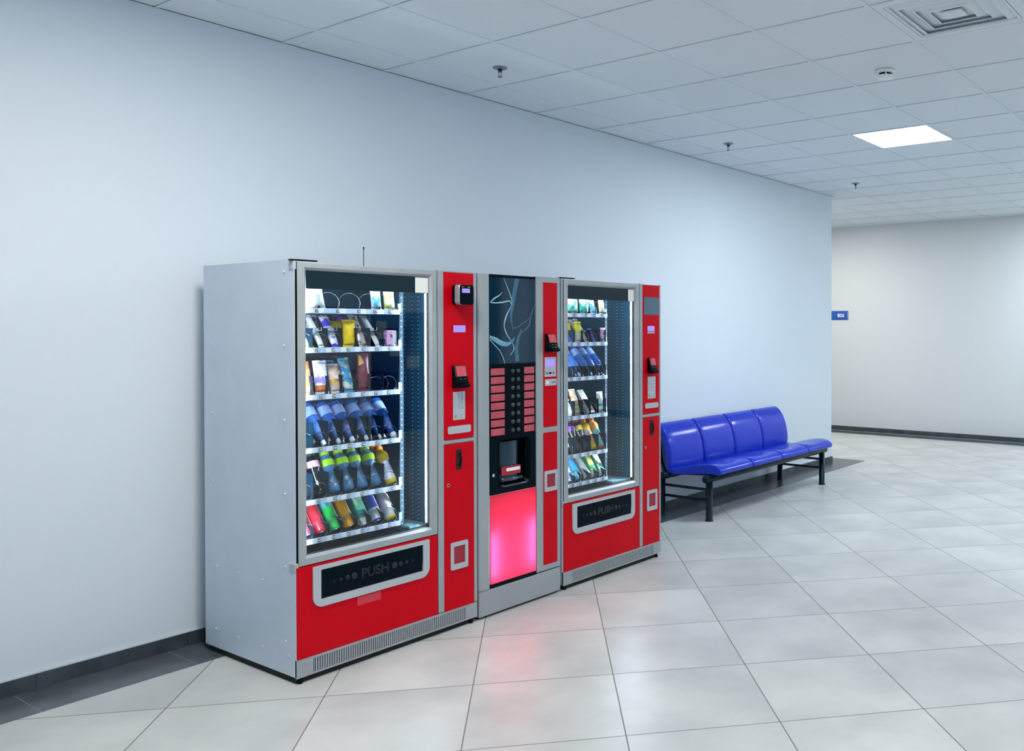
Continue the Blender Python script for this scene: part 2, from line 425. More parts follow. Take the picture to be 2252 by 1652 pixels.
f.box(-0.289, 0.289, -0.289, 0.289, 0.010, 0.013, VM).build('backing', t)
f = MB()
for a in (0.289, 0.245): 
    b_ = a - 0.012 if a < 0.28 else a - 0.04
    for (p, q_, r_, s_) in ((-a, a, -a, -b_), (-a, a, b_, a), (-a, -b_, -b_, b_), (b_, a, -b_, b_)): f.box(p, q_, r_, s_, 0.001, 0.008, VM)
f.build('frame', t)
for k, a in enumerate((0.20, 0.145, 0.09)):
    zz = 0.004
    MB().loft([[(sx * (a + o), sy * (a + o), z) for sx, sy in ((-1, -1), (1, -1), (1, 1), (-1, 1))] for o, z in ((0.03, 0.010), (0.0, -0.006), (-0.006, -0.006), (0.02, 0.010))], VM, cap=False, smooth=False).build('vane', t)
MB().box(-0.05, 0.05, -0.05, 0.05, -0.004, 0.002, VM).build('centre_plate', t)

t0 = empty('fire_sprinkler', (0.927, -0.609, H), 'brass and grey fire sprinkler head in the ceiling above the drinks machine', 'sprinkler', 'fire sprinkler heads in the ceiling')
SPM = mat('sprinkler_plate', (0.22, 0.27, 0.31), 0.35, metal=0.5)
SPB = mat('sprinkler_bronze', (0.05, 0.04, 0.045), 0.35, metal=0.6)
MB().lathe([(0.048, 0.003), (0.050, 0.0), (0.042, -0.004), (0.016, -0.006)], SPM, 24).build('cover_plate', t0)
MB().lathe([(0.015, 0.0), (0.015, -0.020), (0.011, -0.026)], SPB, 16).build('body', t0)
f = MB()
for sx in (-1, 1): f.tube([(sx * 0.011, 0, -0.022), (sx * 0.015, 0, -0.035), (sx * 0.013, 0, -0.05), (sx * 0.004, 0, -0.060)], 0.0024, SPM)
f.tube([(0, 0, -0.024), (0, 0, -0.055)], 0.002, CHROME)
f.build('yoke', t0)
f = MB(); f.lathe([(0.003, -0.058), (0.018, -0.060), (0.018, -0.063), (0.003, -0.067)], SPM, 12); f.build('deflector', t0)
for x, y, lb in ((3.365, -0.57, 'grey fire sprinkler head in the ceiling above the near end of the blue bench'), (5.697, -0.604, 'grey fire sprinkler head in the ceiling near the wall corner, farthest of the three')):
    c = copy_tree(t0); c.location = (x, y, H); c.scale = (0.8,) * 3; c['label'] = lb
t = empty('smoke_detector', (2.18, -2.398, H), 'round white smoke detector on the ceiling near the light panel', 'smoke detector')
MB().lathe([(0.055, 0.003), (0.055, -0.012), (0.050, -0.016), (0.030, -0.018)], WHITE, 28).build('base', t)
MB().lathe([(0.036, -0.016), (0.036, -0.030)], BLACK, 24).build('slot_ring', t)
f = MB().lathe([(0.050, -0.030), (0.052, -0.034), (0.044, -0.043), (0.015, -0.047)], WHITE, 28)
for k in range(6):
    a = k * PI / 3 + 0.5; f.box(-0.003, 0.003, -0.003, 0.003, -0.031, -0.016, WHITE)
    vs = f.bm.verts[:]; bmesh.ops.translate(f.bm, verts=vs[-8:], vec=(0.046 * math.cos(a), 0.046 * math.sin(a), 0))
f.build('cap', t)

t0.scale = (0.8, 0.8, 0.8)
# room sign on the corridor wall
t = empty('room_sign', (X1, 1.262, 1.687), 'blue curved room number plate reading 806 on the corridor wall', 'sign')
BL = mat('sign_blue', (0.02, 0.10, 0.42), 0.25)
pts = [(-0.004 - 0.018 * math.cos(a), 0.066 * math.sin(a)) for a in [(-PI / 2 + PI * k / 12) for k in range(13)]]
pr = [(-0.001, -0.066)] + pts + [(-0.001, 0.066)]
MB().loft([[(x, -0.145, z) for x, z in pr], [(x, 0.145, z) for x, z in pr]], BL, smooth=False).build('plate', t)
pe = [(p[0] * 1.15 - 0.001, p[1] * 1.03) for p in pr]
MB().loft([[(x, -0.152, z) for x, z in pe], [(x, -0.143, z) for x, z in pe]], LGREY, smooth=False).build('end_cap', t)
MB().loft([[(x, 0.143, z) for x, z in pe], [(x, 0.152, z) for x, z in pe]], LGREY, smooth=False).build('end_cap', t)
MB().text('806', 0.075, WHITE, Matrix.Translation((-0.0245, -0.036, -0.004)) @ Matrix.Rotation(-PI / 2, 4, 'Z') @ Matrix.Rotation(PI / 2, 4, 'X'), ext=0.001, offs=0.001).build('number', t)

# ---------------------------------------------------------------- machine pieces
def screw(x, y, z, axis, m=SIDE, r=0.006, h=0.004):
    mb = MB()
    if axis == 'x':
        mtx = Matrix.Translation((x, y, z)) @ Matrix.Rotation(-PI / 2, 4, 'Y')
    else:
        mtx = Matrix.Translation((x, y, z)) @ Matrix.Rotation(PI / 2, 4, 'X')
    return mb.lathe([(r, 0), (r * 0.9, h * 0.5), (r * 0.5, h), (r * 0.1, h)], m, 10, mtx=mtx)

spiral_cache = {}
def spiral_mesh(kind):
    if kind in spiral_cache: return spiral_cache[kind]
    r, pitch, turns, start = {'big': (0.036, 0.11, 1.05, -0.35), 'std': (0.0315, 0.062, 2.3, -0.5), 'cut': (0.0315, 0.062, 3.2, 0.35)}[kind]
    n = int(turns * 22)
    p = []
    for i in range(n + 1):
        a = start * PI + 2 * PI * turns * i / n
        p.append((r * math.cos(a), pitch * turns * i / n, r + 0.003 + r * math.sin(a)))
    mb = MB().tube(p, 0.0015, WIRE, n=6)
    o = mb.build('spiral'); me = o.data; bpy.data.objects.remove(o)
    spiral_cache[kind] = me
    return me

TRAYF = -0.82
def shelf(parent, off, x0, x1, z, slots, tags_, tall, clips=()):
    """one pull-out tray: plate, front label strip, dividers and wire spirals; slots = centre x list"""
    mb = MB()
    mb.box(x0, x1, TRAYF + 0.004, -0.32, z - 0.010, z - 0.004, TRAY)
    mb.box(x0, x1, TRAYF + 0.002, TRAYF + 0.006, z - 0.022, z - 0.002, TRAY)
    s = mb.build('shelf', parent, off)
    st = MB()
    edges = [x0] + [(a + b) / 2 for a, b in zip(slots, slots[1:])] + [x1]
    for a, b in zip(edges, edges[1:]):
        m_ = a + (b - a) * 0.62
        st.box(a, m_, TRAYF - 0.0010, TRAYF + 0.002, z - 0.0225, z, LABEL2)
        st.box(m_, b, TRAYF - 0.0010, TRAYF + 0.002, z - 0.0225, z, LABEL)
    st.build('label_strip', s, off)
    for x, t_ in tags_:
        tg = MB()
        tg.prism_y(rr(x - 0.0085, x + 0.0085, z - 0.019, z - 0.0035, 0.003, 3), TRAYF - 0.0022, TRAYF - 0.0010, TAGM)
        if t_: tg.text(t_, 0.0155, WHITE, facing(x, TRAYF - 0.0026, z - 0.0113), ext=0.0002, offs=0.0004)
        else: tg.prism_y(rr(x - 0.0045, x + 0.0045, z - 0.015, z - 0.0075, 0.002, 3), TRAYF - 0.0026, TRAYF - 0.0022, WHITE)
        tg.build('number_tag', s, off)
    dv = sorted(edges)[1:]
    for k, x in enumerate(dv):
        x -= 0.002 if k == len(dv) - 1 else (0.012 if x1 < 1 else 0.0)
        pts = [(TRAYF + 0.010, z - 0.004), (TRAYF + 0.010, z + tall * (0.5 if z < 0.7 else 1)), (TRAYF + 0.05, z + tall * (0.68 if z < 0.7 else 1)), (TRAYF + 0.13, z + tall), (-0.34, z + tall), (-0.34, z - 0.004)]
        MB().prism_x(pts, x - 0.0008, x + 0.0008, DIVIDER).build('divider', s, off)
    for x in clips:
        mc = MB().box(x - 0.022, x + 0.016, TRAYF + 0.05, TRAYF + 0.056, z + tall * 0.86, z + tall * 1.0, CLIP)
        mc.tube([(x + 0.016, TRAYF + 0.05, z + tall * 0.86), (x + 0.027, TRAYF + 0.045, z + tall * 0.88), (x + 0.027, TRAYF + 0.045, z + tall * 1.05)], 0.0018, CLIP)
        mc.build('pusher_clip', s, off)
    for k, x in enumerate(slots):
        kind = 'std' if len(slots) > 5 else 'big'
        o = bpy.data.objects.new('spiral', spiral_mesh(kind)); C.objects.link(o); o.parent = s
        o.location = (x + off[0], TRAYF + 0.008 + off[1], z - 0.003 + off[2])
    # side runner bracket with a roller
    br = MB().box(x1 + 0.012, x1 + 0.030, TRAYF + 0.03, TRAYF + 0.034, z - 0.012, z + 0.030, CLIP)
    br.lathe([(0.010, -0.002), (0.010, 0.004)], CLIP, 14, mtx=Matrix.Translation((x1 + 0.006, TRAYF + 0.024, z + 0.003)) @ Matrix.Rotation(PI / 2, 4, 'X'))
    br.build('runner_bracket', s, off)
    return s

def rail(parent, off, x, y, z0, z1, face, wdt=0.02, step=0.026):
    """perforated upright; LED glints on the punched holes are painted as small pale squares"""
    mb = MB(); HOLE_GLINT = mat('painted_hole_glint', (0.6, 0.75, 0.85), 0.4)  # pale colour stands in for LED light caught by the holes
    if face == 'y': mb.box(x - wdt / 2, x + wdt / 2, y, y + 0.004, z0, z1, mat('rail_metal', (0.010, 0.045, 0.075), 0.4, spec=0.15))
    else: mb.box(x - 0.004, x, y - wdt / 2, y + wdt / 2, z0, z1, mat('rail_metal', (0.010, 0.045, 0.075), 0.4, spec=0.15))
    z = z0 + 0.02
    while z < z1 - 0.01:
        if face == 'y': mb.box(x - 0.002, x + 0.002, y - 0.0008, y, z - 0.0025, z + 0.0025, HOLE_GLINT)
        else: mb.box(x - 0.0048, x - 0.004, y - 0.002, y + 0.002, z - 0.0025, z + 0.0025, HOLE_GLINT)
        z += step
    return mb.build('perforated_rail', parent, off)

def coin_unit(parent, off, x0, x1, z0, z1, deep, leds, curved=True):
    """black coin and note intake with a red sloping hood"""
    h = z1 - z0; w_ = x1 - x0
    sd = [(F - 0.001, z0), (F - deep, z0), (F - deep, z0 + h * 0.24), (F - deep * 0.8, z0 + h * 0.30), (F - deep * 0.72, z0 + h * 0.50), (F - deep * 0.38, z1), (F - 0.001, z1)]
    b = MB().prism_x(sd, x0, x1, BLACK).build('payment_unit', parent, off)
    d1 = Vector((0, F - deep * 0.72, z0 + h * 0.52)); d2 = Vector((0, F - deep * 0.40, z1 - h * 0.03)); nn = Vector((0, -(d2.z - d1.z), (d2.y - d1.y))).normalized() * 0.0015
    MB().loft([[(x, (d + nn).y, (d + nn).z) for d, x in ((d1, x0 + w_ * .12), (d1, x1 - w_ * .07), (d2, x1 - w_ * .07), (d2, x0 + w_ * .12))],
               [(x, d.y, d.z) for d, x in ((d1, x0 + w_ * .12), (d1, x1 - w_ * .07), (d2, x1 - w_ * .07), (d2, x0 + w_ * .12))]], mat('red_hood', (0.55, 0.03, 0.06), 0.35), smooth=False).build('hood', b, off)
    MB().prism_x([(F - deep * 0.99, z0 + h * 0.03), (F - deep * 1.22, z0 + h * 0.05), (F - deep * 1.22, z0 + h * 0.14), (F - deep * 0.99, z0 + h * 0.19)], x0 + 0.012, x1, BLACK).build('lip', b, off)
    for k in (0.42, 0.78):
        x = x0 + w_ * k; zz = z0 + h * 0.40
        MB().box(x - 0.003, x + 0.003, F - deep * 0.79, F - deep * 0.755, zz - 0.0013, zz + 0.0013, leds).build('indicator', b, off)
    return b

def return_cup(parent, off, x0, x1, z0, z1):
    fr = MB().ring_y(rr(x0, x1, z0, z1, 0.008), rr(x0 + (x1 - x0) * .17, x1 - (x1 - x0) * .17, z0 + (z1 - z0) * .2, z1 - (z1 - z0) * .16, 0.004), F - 0.006, F + 0.001, LGREY).build('return_cup_frame', parent, off)
    a, b, c, d = x0 + (x1 - x0) * .17, x1 - (x1 - x0) * .17, z0 + (z1 - z0) * .2, z1 - (z1 - z0) * .16
    MB().box(a, b, F - 0.0015, F - 0.0005, c, d, mat('return_cup_red', (0.32, 0.01, 0.03), 0.5)).build('coin_flap', fr, off)
    return fr

def handle(parent, off, x0, x1, z0, z1):
    h = MB().prism_y(rr(x0, x1, z0, z1, 0.006), F - 0.004, F, GAP).build('door_handle', parent, off)
    xm = (x0 + x1) / 2 + 0.003
    MB().tube([(xm, F - 0.003, z0 + (z1 - z0) * t) if t in (0.2, 0.8) else (xm, F - 0.014, z0 + (z1 - z0) * t) for t in (0.2, 0.35, 0.5, 0.65, 0.8)], 0.0045, BLACK).build('grip', h, off)
    return h

def lock(parent, off, x, z):
    return MB().disc_y(x, z, 0.009, F - 0.006, F, CHROME).disc_y(x, z, 0.004, F - 0.0075, F - 0.006, BLACK).build('lock', parent, off)

def keypad(parent, off, x0, x1, z0, z1, digits=True):
    kp = MB().box(x0, x1, F - 0.003, F, z0, z1, LGREY, 0.001, 1).build('keypad', parent, off)
    KEY = mat('key_cap', (0.55, 0.62, 0.70), 0.4)
    RIM = mat('key_rim', (0.12, 0.17, 0.22), 0.5)
    w_ = (x1 - x0); h = z1 - z0
    txt = '123456789*0#'
    for r_ in range(4):
        for c_ in range(3):
            x = x0 + w_ * (0.22 + 0.28 * c_); z = z1 - h * (0.12 + 0.14 * r_ + (0.02 if r_ == 3 else 0))
            k = MB().disc_y(x, z, w_ * 0.105, F - 0.0042, F - 0.003, RIM, 12).disc_y(x, z, w_ * 0.088, F - 0.0055, F - 0.0042, KEY, 12)
            if digits: k.text(txt[r_ * 3 + c_], 0.010, TAGM, facing(x, F - 0.0059, z), ext=0.0001, offs=0.0002)
            k.build('key', kp, off)
    for x, col in ((x0 + w_ * 0.22, (0.45, 0.5, 0.03)), (x0 + w_ * 0.78, (0.5, 0.6, 0.75))):
        z = z0 + h * 0.13
        MB().disc_y(x, z, w_ * 0.11, F - 0.0042, F - 0.003, RIM, 12).disc_y(x, z, w_ * 0.09, F - 0.0055, F - 0.0042, mat('key_%d' % (col[0] * 100 + col[2] * 1000), col, 0.4), 12).build('key', kp, off)
    return kp

def snack_machine(name, label, cat, X, zs, slotsets, tagsets, tray, near):
    """X: dict of measured x positions. All the vertical positions are shared."""
    xl, xr = X['left'], X['right']
    cx = (xl + xr) / 2
    root = empty(name, (cx, -0.49, 0), label, cat, 'glass-fronted snack machines')
    off = (-cx, 0.49, 0)
    top = 1.787
    yb, yf = -0.125, F + 0.045
    il, ir = X['wl'] - 0.03, X['wr'] + 0.035      # interior
    cab = MB()
    cab.box(xl, xl + 0.018, yf, yb, 0.03, top + 0.008, SIDE)
    cab.box(xl, xl + 0.0016, F + 0.004, yf, 0.03, top + 0.008, SIDE)
    cab.box(xr - 0.018, xr, yf, yb, 0.03, top + 0.004, SIDE, 0.003)
    cab.box(xl + 0.018, xr - 0.018, yf, yb, top - 0.03, top, SIDE)
    cab.box(xl + 0.018, xr - 0.018, yb - 0.02, yb, 0.03, top - 0.03, SIDE)
    cab.box(xl + 0.018, xr - 0.018, yf, yb - 0.02, 0.03, 0.06, SIDE)
    cab.build('cabinet', root, off)
    ln = MB()
    ln.box(il - 0.006, il, F + 0.045, -0.225, 0.50, 1.765, LINER)
    ln.box(ir, ir + 0.006, F + 0.045, -0.225, 0.50, 1.765, LINER)
    ln.box(il, ir, -0.231, -0.225, 0.50, 1.765, LINER)
    ln.box(il, ir, F + 0.045, -0.231, 1.759, 1.765, LINER)
    ln.box(il, ir, F + 0.035, -0.231, 0.50, 0.535, DGREY)
    ln.build('inner_lining', root, off)
    MB().box(xl + 0.010, xr - 0.012, F + 0.018, yb - 0.01, 0.0005, 0.0295, GAP).build('plinth', root, off)
    # feet
    for fx in (xl + 0.022, xr - 0.03):
        for fy in (F + 0.014, -0.16):
            MB().lathe([(0.011, 0.0), (0.011, 0.008), (0.008, 0.012), (0.008, 0.031)], BLACK, 14, c=(fx, fy)).build('foot', root, off)
    # door frame with four mitred rails that slope to the glass
    dx0, dx1, dz0, dz1 = X['dl'], X['dr'], 0.497, top - 0.003
    wx0, wx1, wz0, wz1 = X['wl'], X['wr'], 0.538, 1.751
    sp = lambda e: [(dx0 + e, dz0 + e), (dx1 - e, dz0 + e), (dx1 - e, dz1 - e), (dx0 + e, dz1 - e)]
    iw = [(wx0, wz0), (wx1, wz0), (wx1, wz1), (wx0, wz1)]
    mid = [(wx0 - 0.012, wz0 - 0.012), (wx1 + 0.012, wz0 - 0.012), (wx1 + 0.012, wz1 + 0.012), (wx0 - 0.012, wz1 + 0.012)]
    rings = [[(x, F + 0.040, z) for x, z in sp(0)], [(x, F + 0.003, z) for x, z in sp(0)], [(x, F, z) for x, z in sp(0.003)], [(x, F, z) for x, z in mid], [(x, F + 0.012, z) for x, z in iw], [(x, F + 0.040, z) for x, z in iw]]
    fr = MB().loft(rings[:2], DGREY, cap=False, smooth=False).loft(rings[1:5], ALU, cap=False, smooth=False).loft(rings[4:], GAP, cap=False, smooth=False).build('door_frame', root, off)
    MB().box(wx0 - 0.004, wx1 + 0.004, F + 0.014, F + 0.018, wz0 - 0.004, wz1 + 0.004, GLASS).build('glass_pane', fr, off)
    MB().box(wx0 + 0.002, X['sx'], F + 0.0122, F + 0.0138, 1.673, wz1 + 0.001, HEADER).build('header_band', fr, off)
    MB().box(X['sx'], wx1 - 0.003, F + 0.0095, F + 0.0135, 1.671, wz1 - 0.001, HEADER).build('sticker_border', fr, off)
    MB().box(X['sx'] + 0.002, wx1 - 0.005, F + 0.0090, F + 0.0095, 1.674, wz1 - 0.004, mat('ivory_sticker', (0.78, 0.78, 0.74), 0.5)).build('sticker', fr, off)
    # strip lights on the inside of the door
    LM = emit_mat('led_strip', LED_COL, LED)
    for lx in (wx0 - 0.012, wx1 + 0.002):
        MB().tube([(lx, F + 0.034, 0.56), (lx, F + 0.034, 1.69)], 0.0032, LM, n=6).build('strip_light', root, off)
        MB().box(lx - 0.010 if lx < cx - 0.1 else lx - 0.004, lx + 0.004 if lx < cx - 0.1 else lx + 0.014, F + 0.040, F + 0.044, 0.55, 1.70, ALU).build('light_channel', root, off)
    # upper crossing light just behind the header
    MB().tube([(wx0 + 0.05, F + 0.045, 1.735), (X['wr'] - 0.06, F + 0.045, 1.735)], 0.0032, emit_mat('led_strip_dim', LED_COL, LED * 0.22), n=6).build('strip_light', root, off)
    # dark gasket seen at the hinge side, hinges
    MB().box(xl + 0.002, dx0 + 0.002, F + 0.012, yf, 0.50, top - 0.002, GAP).build('gasket', root, off)
    MB().box(xl - 0.004, dx0 + 0.004, F + 0.004, F + 0.05, 0.478, 0.512, LGREY, 0.003).build('hinge', root, off)
    MB().box(xl - 0.004, dx0 + 0.002, F + 0.008, F + 0.04, top - 0.035, top + 0.002, LGREY, 0.003).build('hinge', root, off)
    MB().box(xl - 0.012, xl + 0.105, F + 0.004, F + 0.03, top + 0.002, top + 0.008, BLACK).build('hinge_plate', root, off)
    # lower red panel with delivery opening
    rx0, rx1 = xl + 0.002, X['dr'] - 0.002
    c0, c1 = X['c0'], X['c1']
    body = rr(rx0, rx1, 0.104, 0.494, 0.004)
    hole = rr(c0 + 0.02, c1 - 0.02, 0.325, 0.472, 0.004)
    lp = MB().ring_y(body, hole, F, F + 0.02, RED).build('lower_panel', root, off)
    MB().box(rx0, rx1, F + 0.021, yf, 0.104, 0.494, GAP).build('panel_back', lp, off)
    MB().ring_y(rr(c0, c1, 0.306, 0.484, (0.045, 0.045, 0.004, 0.004), 8), rr(c0 + 0.037, c1 - 0.037, 0.338, 0.465, 0.002, 8), F - 0.006, F + 0.015, LGREY).build('delivery_frame', lp, off)
    fl = MB()
    a0, a1 = c0 + 0.040, c1 - 0.040
    tilt = 0.034 if not near else 0.022
    pf = [(F + 0.004, 0.464), (F - 0.004, 0.462), (F - 0.003 - tilt * 0.1, 0.40), (F + 0.000, 0.341), (F + 0.012, 0.341)]
    fl.prism_x(pf, a0, a1, DGREY)
    flo = fl.build('delivery_flap', root, off)
    # embossed lettering with rows of growing dots
    em = MB(); ym = F - 0.0052; zc = 0.402; EM = mat('embossed_plastic', (0.003, 0.010, 0.016), 0.14, spec=0.45)
    mid_ = (a0 + a1) / 2
    em.text('PUSH', 0.060, EM, facing(mid_, ym, zc), ext=0.003, offs=0.002)
    for k, r_ in enumerate((0.0145, 0.011, 0.0075, 0.005)):
        for sgn in (-1, 1):
            x = mid_ + sgn * ((a1 - a0) * 0.20 + k * 0.033)
            MB().lathe([(r_, 0.0), (r_, 0.003), (r_ * 0.7, 0.0045)], EM, 14, mtx=Matrix.Translation((x, ym + 0.002, zc)) @ Matrix.Rotation(PI / 2, 4, 'X')).build('embossed_dot', flo, off)
    em.build('push_lettering', flo, off)
    # control column
    k0, k1 = X['k0'], X['k1']
    col = MB().box(X['dr'] + 0.003, xr, F + 0.006, yf, 0.108, top, STEEL, 0.002)
    col.box(X['dr'] + 0.003, k0, F, F + 0.006, 0.108, top, STEEL)
    col.box(k1, xr, F, F + 0.006, 0.108, top, STEEL)
    col.box(k0, k1, F, F + 0.006, 0.933, 0.948, STEEL)
    col.box(ir + 0.006, X['dr'] + 0.003, yf - 0.004, yf + 0.004, 0.108, top - 0.03, GAP)
    col.build('control_column', root, off)
    up = MB().prism_y(rr(k0, k1, 0.951, top - 0.006, (0.014, 0.014, 0.002, 0.002)), F - 0.001, F + 0.006, RED).build('control_panel', root, off)
    lo = MB().prism_y(rr(k0, k1, 0.104, 0.929, (0.002, 0.002, 0.014, 0.014)), F - 0.001, F + 0.006, RED).build('service_door', root, off)
    # base with ventilation slots
    b0, b1 = xl + 0.078, xr - 0.078
    bs = MB()
    bs.box(xl, b0, F + 0.001, F + 0.012, 0.026, 0.104, STEEL); bs.box(b1, xr, F + 0.001, F + 0.012, 0.026, 0.104, STEEL)
    bs.box(b0, b1, F + 0.001, F + 0.012, 0.026, 0.034, STEEL); bs.box(b0, b1, F + 0.001, F + 0.012, 0.093, 0.104, STEEL)
    n = 72
    for k in range(n + 1):
        x = b0 + (b1 - b0) * k / n; bs.box(x - 0.0032, x + 0.0032, F + 0.001, F + 0.010, 0.034, 0.093, STEEL)
    bg = bs.build('base_grille', root, off)
    MB().box(xl + 0.005, xr - 0.005, F + 0.013, F + 0.02, 0.03, 0.103, GAP).build('grille_back', bg, off)
    for x in (xl + 0.045, xr - 0.04): screw(x, F + 0.001, 0.083, 'y', ALU, 0.007).build('screw', bg, off)
    # trays
    for k, z in enumerate(zs):
        shelf(root, off, tray[0], tray[1], z, slotsets[k], tagsets[k][0], tagsets[k][1], tagsets[k][2])
    # uprights and hanging side wall of the lift shaft
    rail(root, off, tray[1] + 0.045, TRAYF + 0.05, 0.54, 1.75, 'y', 0.022, 0.028)
    for yy in (-0.70, -0.745, -0.64): rail(root, off, ir - 0.0005, yy, 0.54, 1.75, 'x', 0.012, 0.020)
    MB().box(tray[1] + 0.06, ir - 0.004, F + 0.07, -0.60, 0.536, 0.545, mat('lift_plate', (0.15, 0.28, 0.34), 0.35)).build('lift_plate', root, off)
    return root, off, up, lo

Z = [1.592, 1.420, 1.215, 0.985, 0.760, 0.590]
S7 = [-0.360, -0.290, -0.217, -0.147, -0.075, -0.005, 0.065]
X1m = dict(left=-0.456, right=0.517, dl=-0.445, dr=0.272, wl=-0.402, wr=0.231, sx=0.150, k0=0.309, k1=0.497, c0=-0.384, c1=0.218)
tg1 = [
    ([(-0.323, '13'), (-0.223, '14'), (-0.117, '16'), (-0.034, '17'), (0.046, '18')], 0.012, ()),
    ([(-0.323, '23'), (-0.245, '24'), (-0.172, '25'), (-0.093, '26'), (-0.024, '27'), (0.046, '28')], 0.085, (-0.30, -0.225, -0.02)),
    ([(-0.304, '33'), (-0.241, '34'), (-0.167, '35'), (-0.098, '36'), (-0.032, '37'), (0.037, '38')], 0.080, ()),
    ([(-0.308, '43'), (-0.237, '44'), (-0.165, '45'), (-0.096, '46'), (-0.024, '47'), (0.049, '48')], 0.110, ()),
    ([(-0.319, '53'), (-0.237, '54'), (-0.174, '55'), (-0.105, '56'), (-0.027, '57'), (0.059, '58')], 0.110, ()),
    ([(-0.315, '63'), (-0.248, '64'), (-0.174, '65'), (-0.105, '66'), (-0.032, '67'), (0.041, '68')], 0.090, ())]
sl1 = [[-0.345, -0.235, -0.130, -0.030, 0.055]] + [S7] * 5
m1, o1, up1, lo1 = snack_machine('snack_vending_machine', 'red and grey snack machine nearest the camera, with card reader and pale side panel', 'vending machine', X1m, Z, sl1, tg1, (-0.412, 0.101), True)
# screws on the white side
for y, z in ((-0.797, 1.742), (-0.795, 1.43), (-0.795, 1.115), (-0.795, 0.8), (-0.795, 0.49), (-0.795, 0.173), (-0.818, 0.115), (-0.232, 0.408), (-0.425, 0.41), (-0.616, 0.407), (-0.22, 0.116), (-0.418, 0.117), (-0.616, 0.116), (-0.2, 0.8), (-0.2, 1.43), (-0.2, 1.115)):
    screw(-0.456, y, z, 'x').build('side_screw', m1, o1)
MB().tube([(0.06, -0.6, 1.786), (0.06, -0.6, 1.896)], [0.0016, 0.0016], BLACK).lathe([(0.003, 1.885), (0.003, 1.899)], BLACK, 8, c=(0.06, -0.6)).build('antenna', m1, o1)
# card reader
cr = MB().prism_y(rr(0.362, 0.430, 1.622, 1.718, 0.010), F - 0.035, F, BLACK).build('card_reader', m1, o1)
MB().loft([[(x, y, z) for x, z in rr(0.350 - g, 0.437 + g, 1.620 - g, 1.720 + g, 0.016)] for y, g in ((F - 0.035, 0.0), (F - 0.062, 0.0), (F - 0.068, -0.004))], mat('reader_bezel', (0.3, 0.33, 0.37), 0.35, metal=0.3), smooth=False).build('bezel', cr, o1)
MB().prism_y(rr(0.354, 0.438, 1.620, 1.719, 0.013), F - 0.071, F - 0.067, BLACK).build('face_plate', cr, o1)
MB().box(0.361, 0.423, F - 0.0725, F - 0.071, 1.640, 1.7035, DGREY).build('glass_window', cr, o1)
MB().box(0.364, 0.412, F - 0.0735, F - 0.0725, 1.679, 1.700, SCREEN).build('screen', cr, o1)
MB().box(0.400, 0.415, F - 0.0725, F - 0.071, 1.7055, 1.7095, GREENLED).build('indicator', cr, o1)
MB().box(0.362, 0.378, F - 0.0725, F - 0.071, 1.7060, 1.7095, mat('red_print', (0.6, 0.1, 0.1), 0.5)).build('indicator', cr, o1)
MB().box(0.370, 0.444, F - 0.0022, F - 0.001, 1.484, 1.5185, SCREEN).build('display', up1, o1)
coin_unit(m1, o1, 0.360, 0.434, 1.208, 1.318, 0.040, GREENLED)
keypad(m1, o1, 0.366, 0.441, 1.046, 1.187)
MB().prism_y(rr(0.333, 0.477, 0.979, 1.017, 0.009), F - 0.003, F - 0.001, LGREY).build('slot_plate', up1, o1)
handle(m1, o1, 0.385, 0.416, 0.798, 0.898)
lock(lo1, o1, 0.331, 0.728)
return_cup(m1, o1, 0.347, 0.455, 0.300, 0.437)
MB().box(-0.17, -0.05, F - 0.0006, F - 0.0001, 0.262, 0.300, mat('faded_red_label', (0.58, 0.03, 0.055), 0.4)).build('faded_label', m1, o1)

S6 = [1.215, 1.285, 1.355, 1.425, 1.495, 1.565]
X3m = dict(left=1.150, right=2.068, dl=1.157, dr=1.846, wl=1.202, wr=1.806, sx=1.742, k0=1.878, k1=2.053, c0=1.223, c1=1.794)
def T(xs_): return [(x, '') for x in xs_]
tg3 = [(T([1.309, 1.408, 1.481, 1.556]), 0.012, ()), (T([1.285, 1.344, 1.424, 1.485, 1.556]), 0.072, (1.26, 1.40, 1.47)), (T([1.278, 1.348, 1.416, 1.493, 1.56]), 0.062, ()),
       (T([1.281, 1.348, 1.428, 1.552]), 0.088, ()), (T([1.281, 1.352, 1.424, 1.493, 1.556]), 0.095, ()), (T([1.289, 1.356, 1.424, 1.489, 1.556]), 0.07, ())]
m3, o3, up3, lo3 = snack_machine('snack_vending_machine', 'red and grey snack machine at the far end, beside the blue bench', 'vending machine', X3m, Z, [[1.25, 1.32, 1.41, 1.49, 1.565]] + [S6] * 5, tg3, (1.19, 1.602), False)
MB().box(1.892, 2.045, F - 0.003, F - 0.001, 1.590, 1.704, mat('blank_screen', (0.09, 0.16, 0.22), 0.15)).build('blank_display', up3, o3)
MB().box(1.929, 2.000, F - 0.0022, F - 0.001, 1.484, 1.518, SCREEN).build('display', up3, o3)
MB().box(1.926, 2.003, F - 0.0022, F - 0.001, 1.470, 1.480, LGREY).build('display_caption', up3, o3)
coin_unit(m3, o3, 1.927, 1.992, 1.212, 1.312, 0.036, emit_mat('blue_led', (0.3, 0.35, 1.0), 1.2))
keypad(m3, o3, 1.929, 2.010, 1.048, 1.190, False)
MB().prism_y(rr(1.903, 2.040, 0.986, 1.020, 0.008), F - 0.003, F - 0.001, LGREY).build('slot_plate', up3, o3)
handle(m3, o3, 1.953, 1.986, 0.808, 0.906)
lock(lo3, o3, 1.901, 0.738)
return_cup(m3, o3, 1.919, 2.025, 0.322, 0.454)

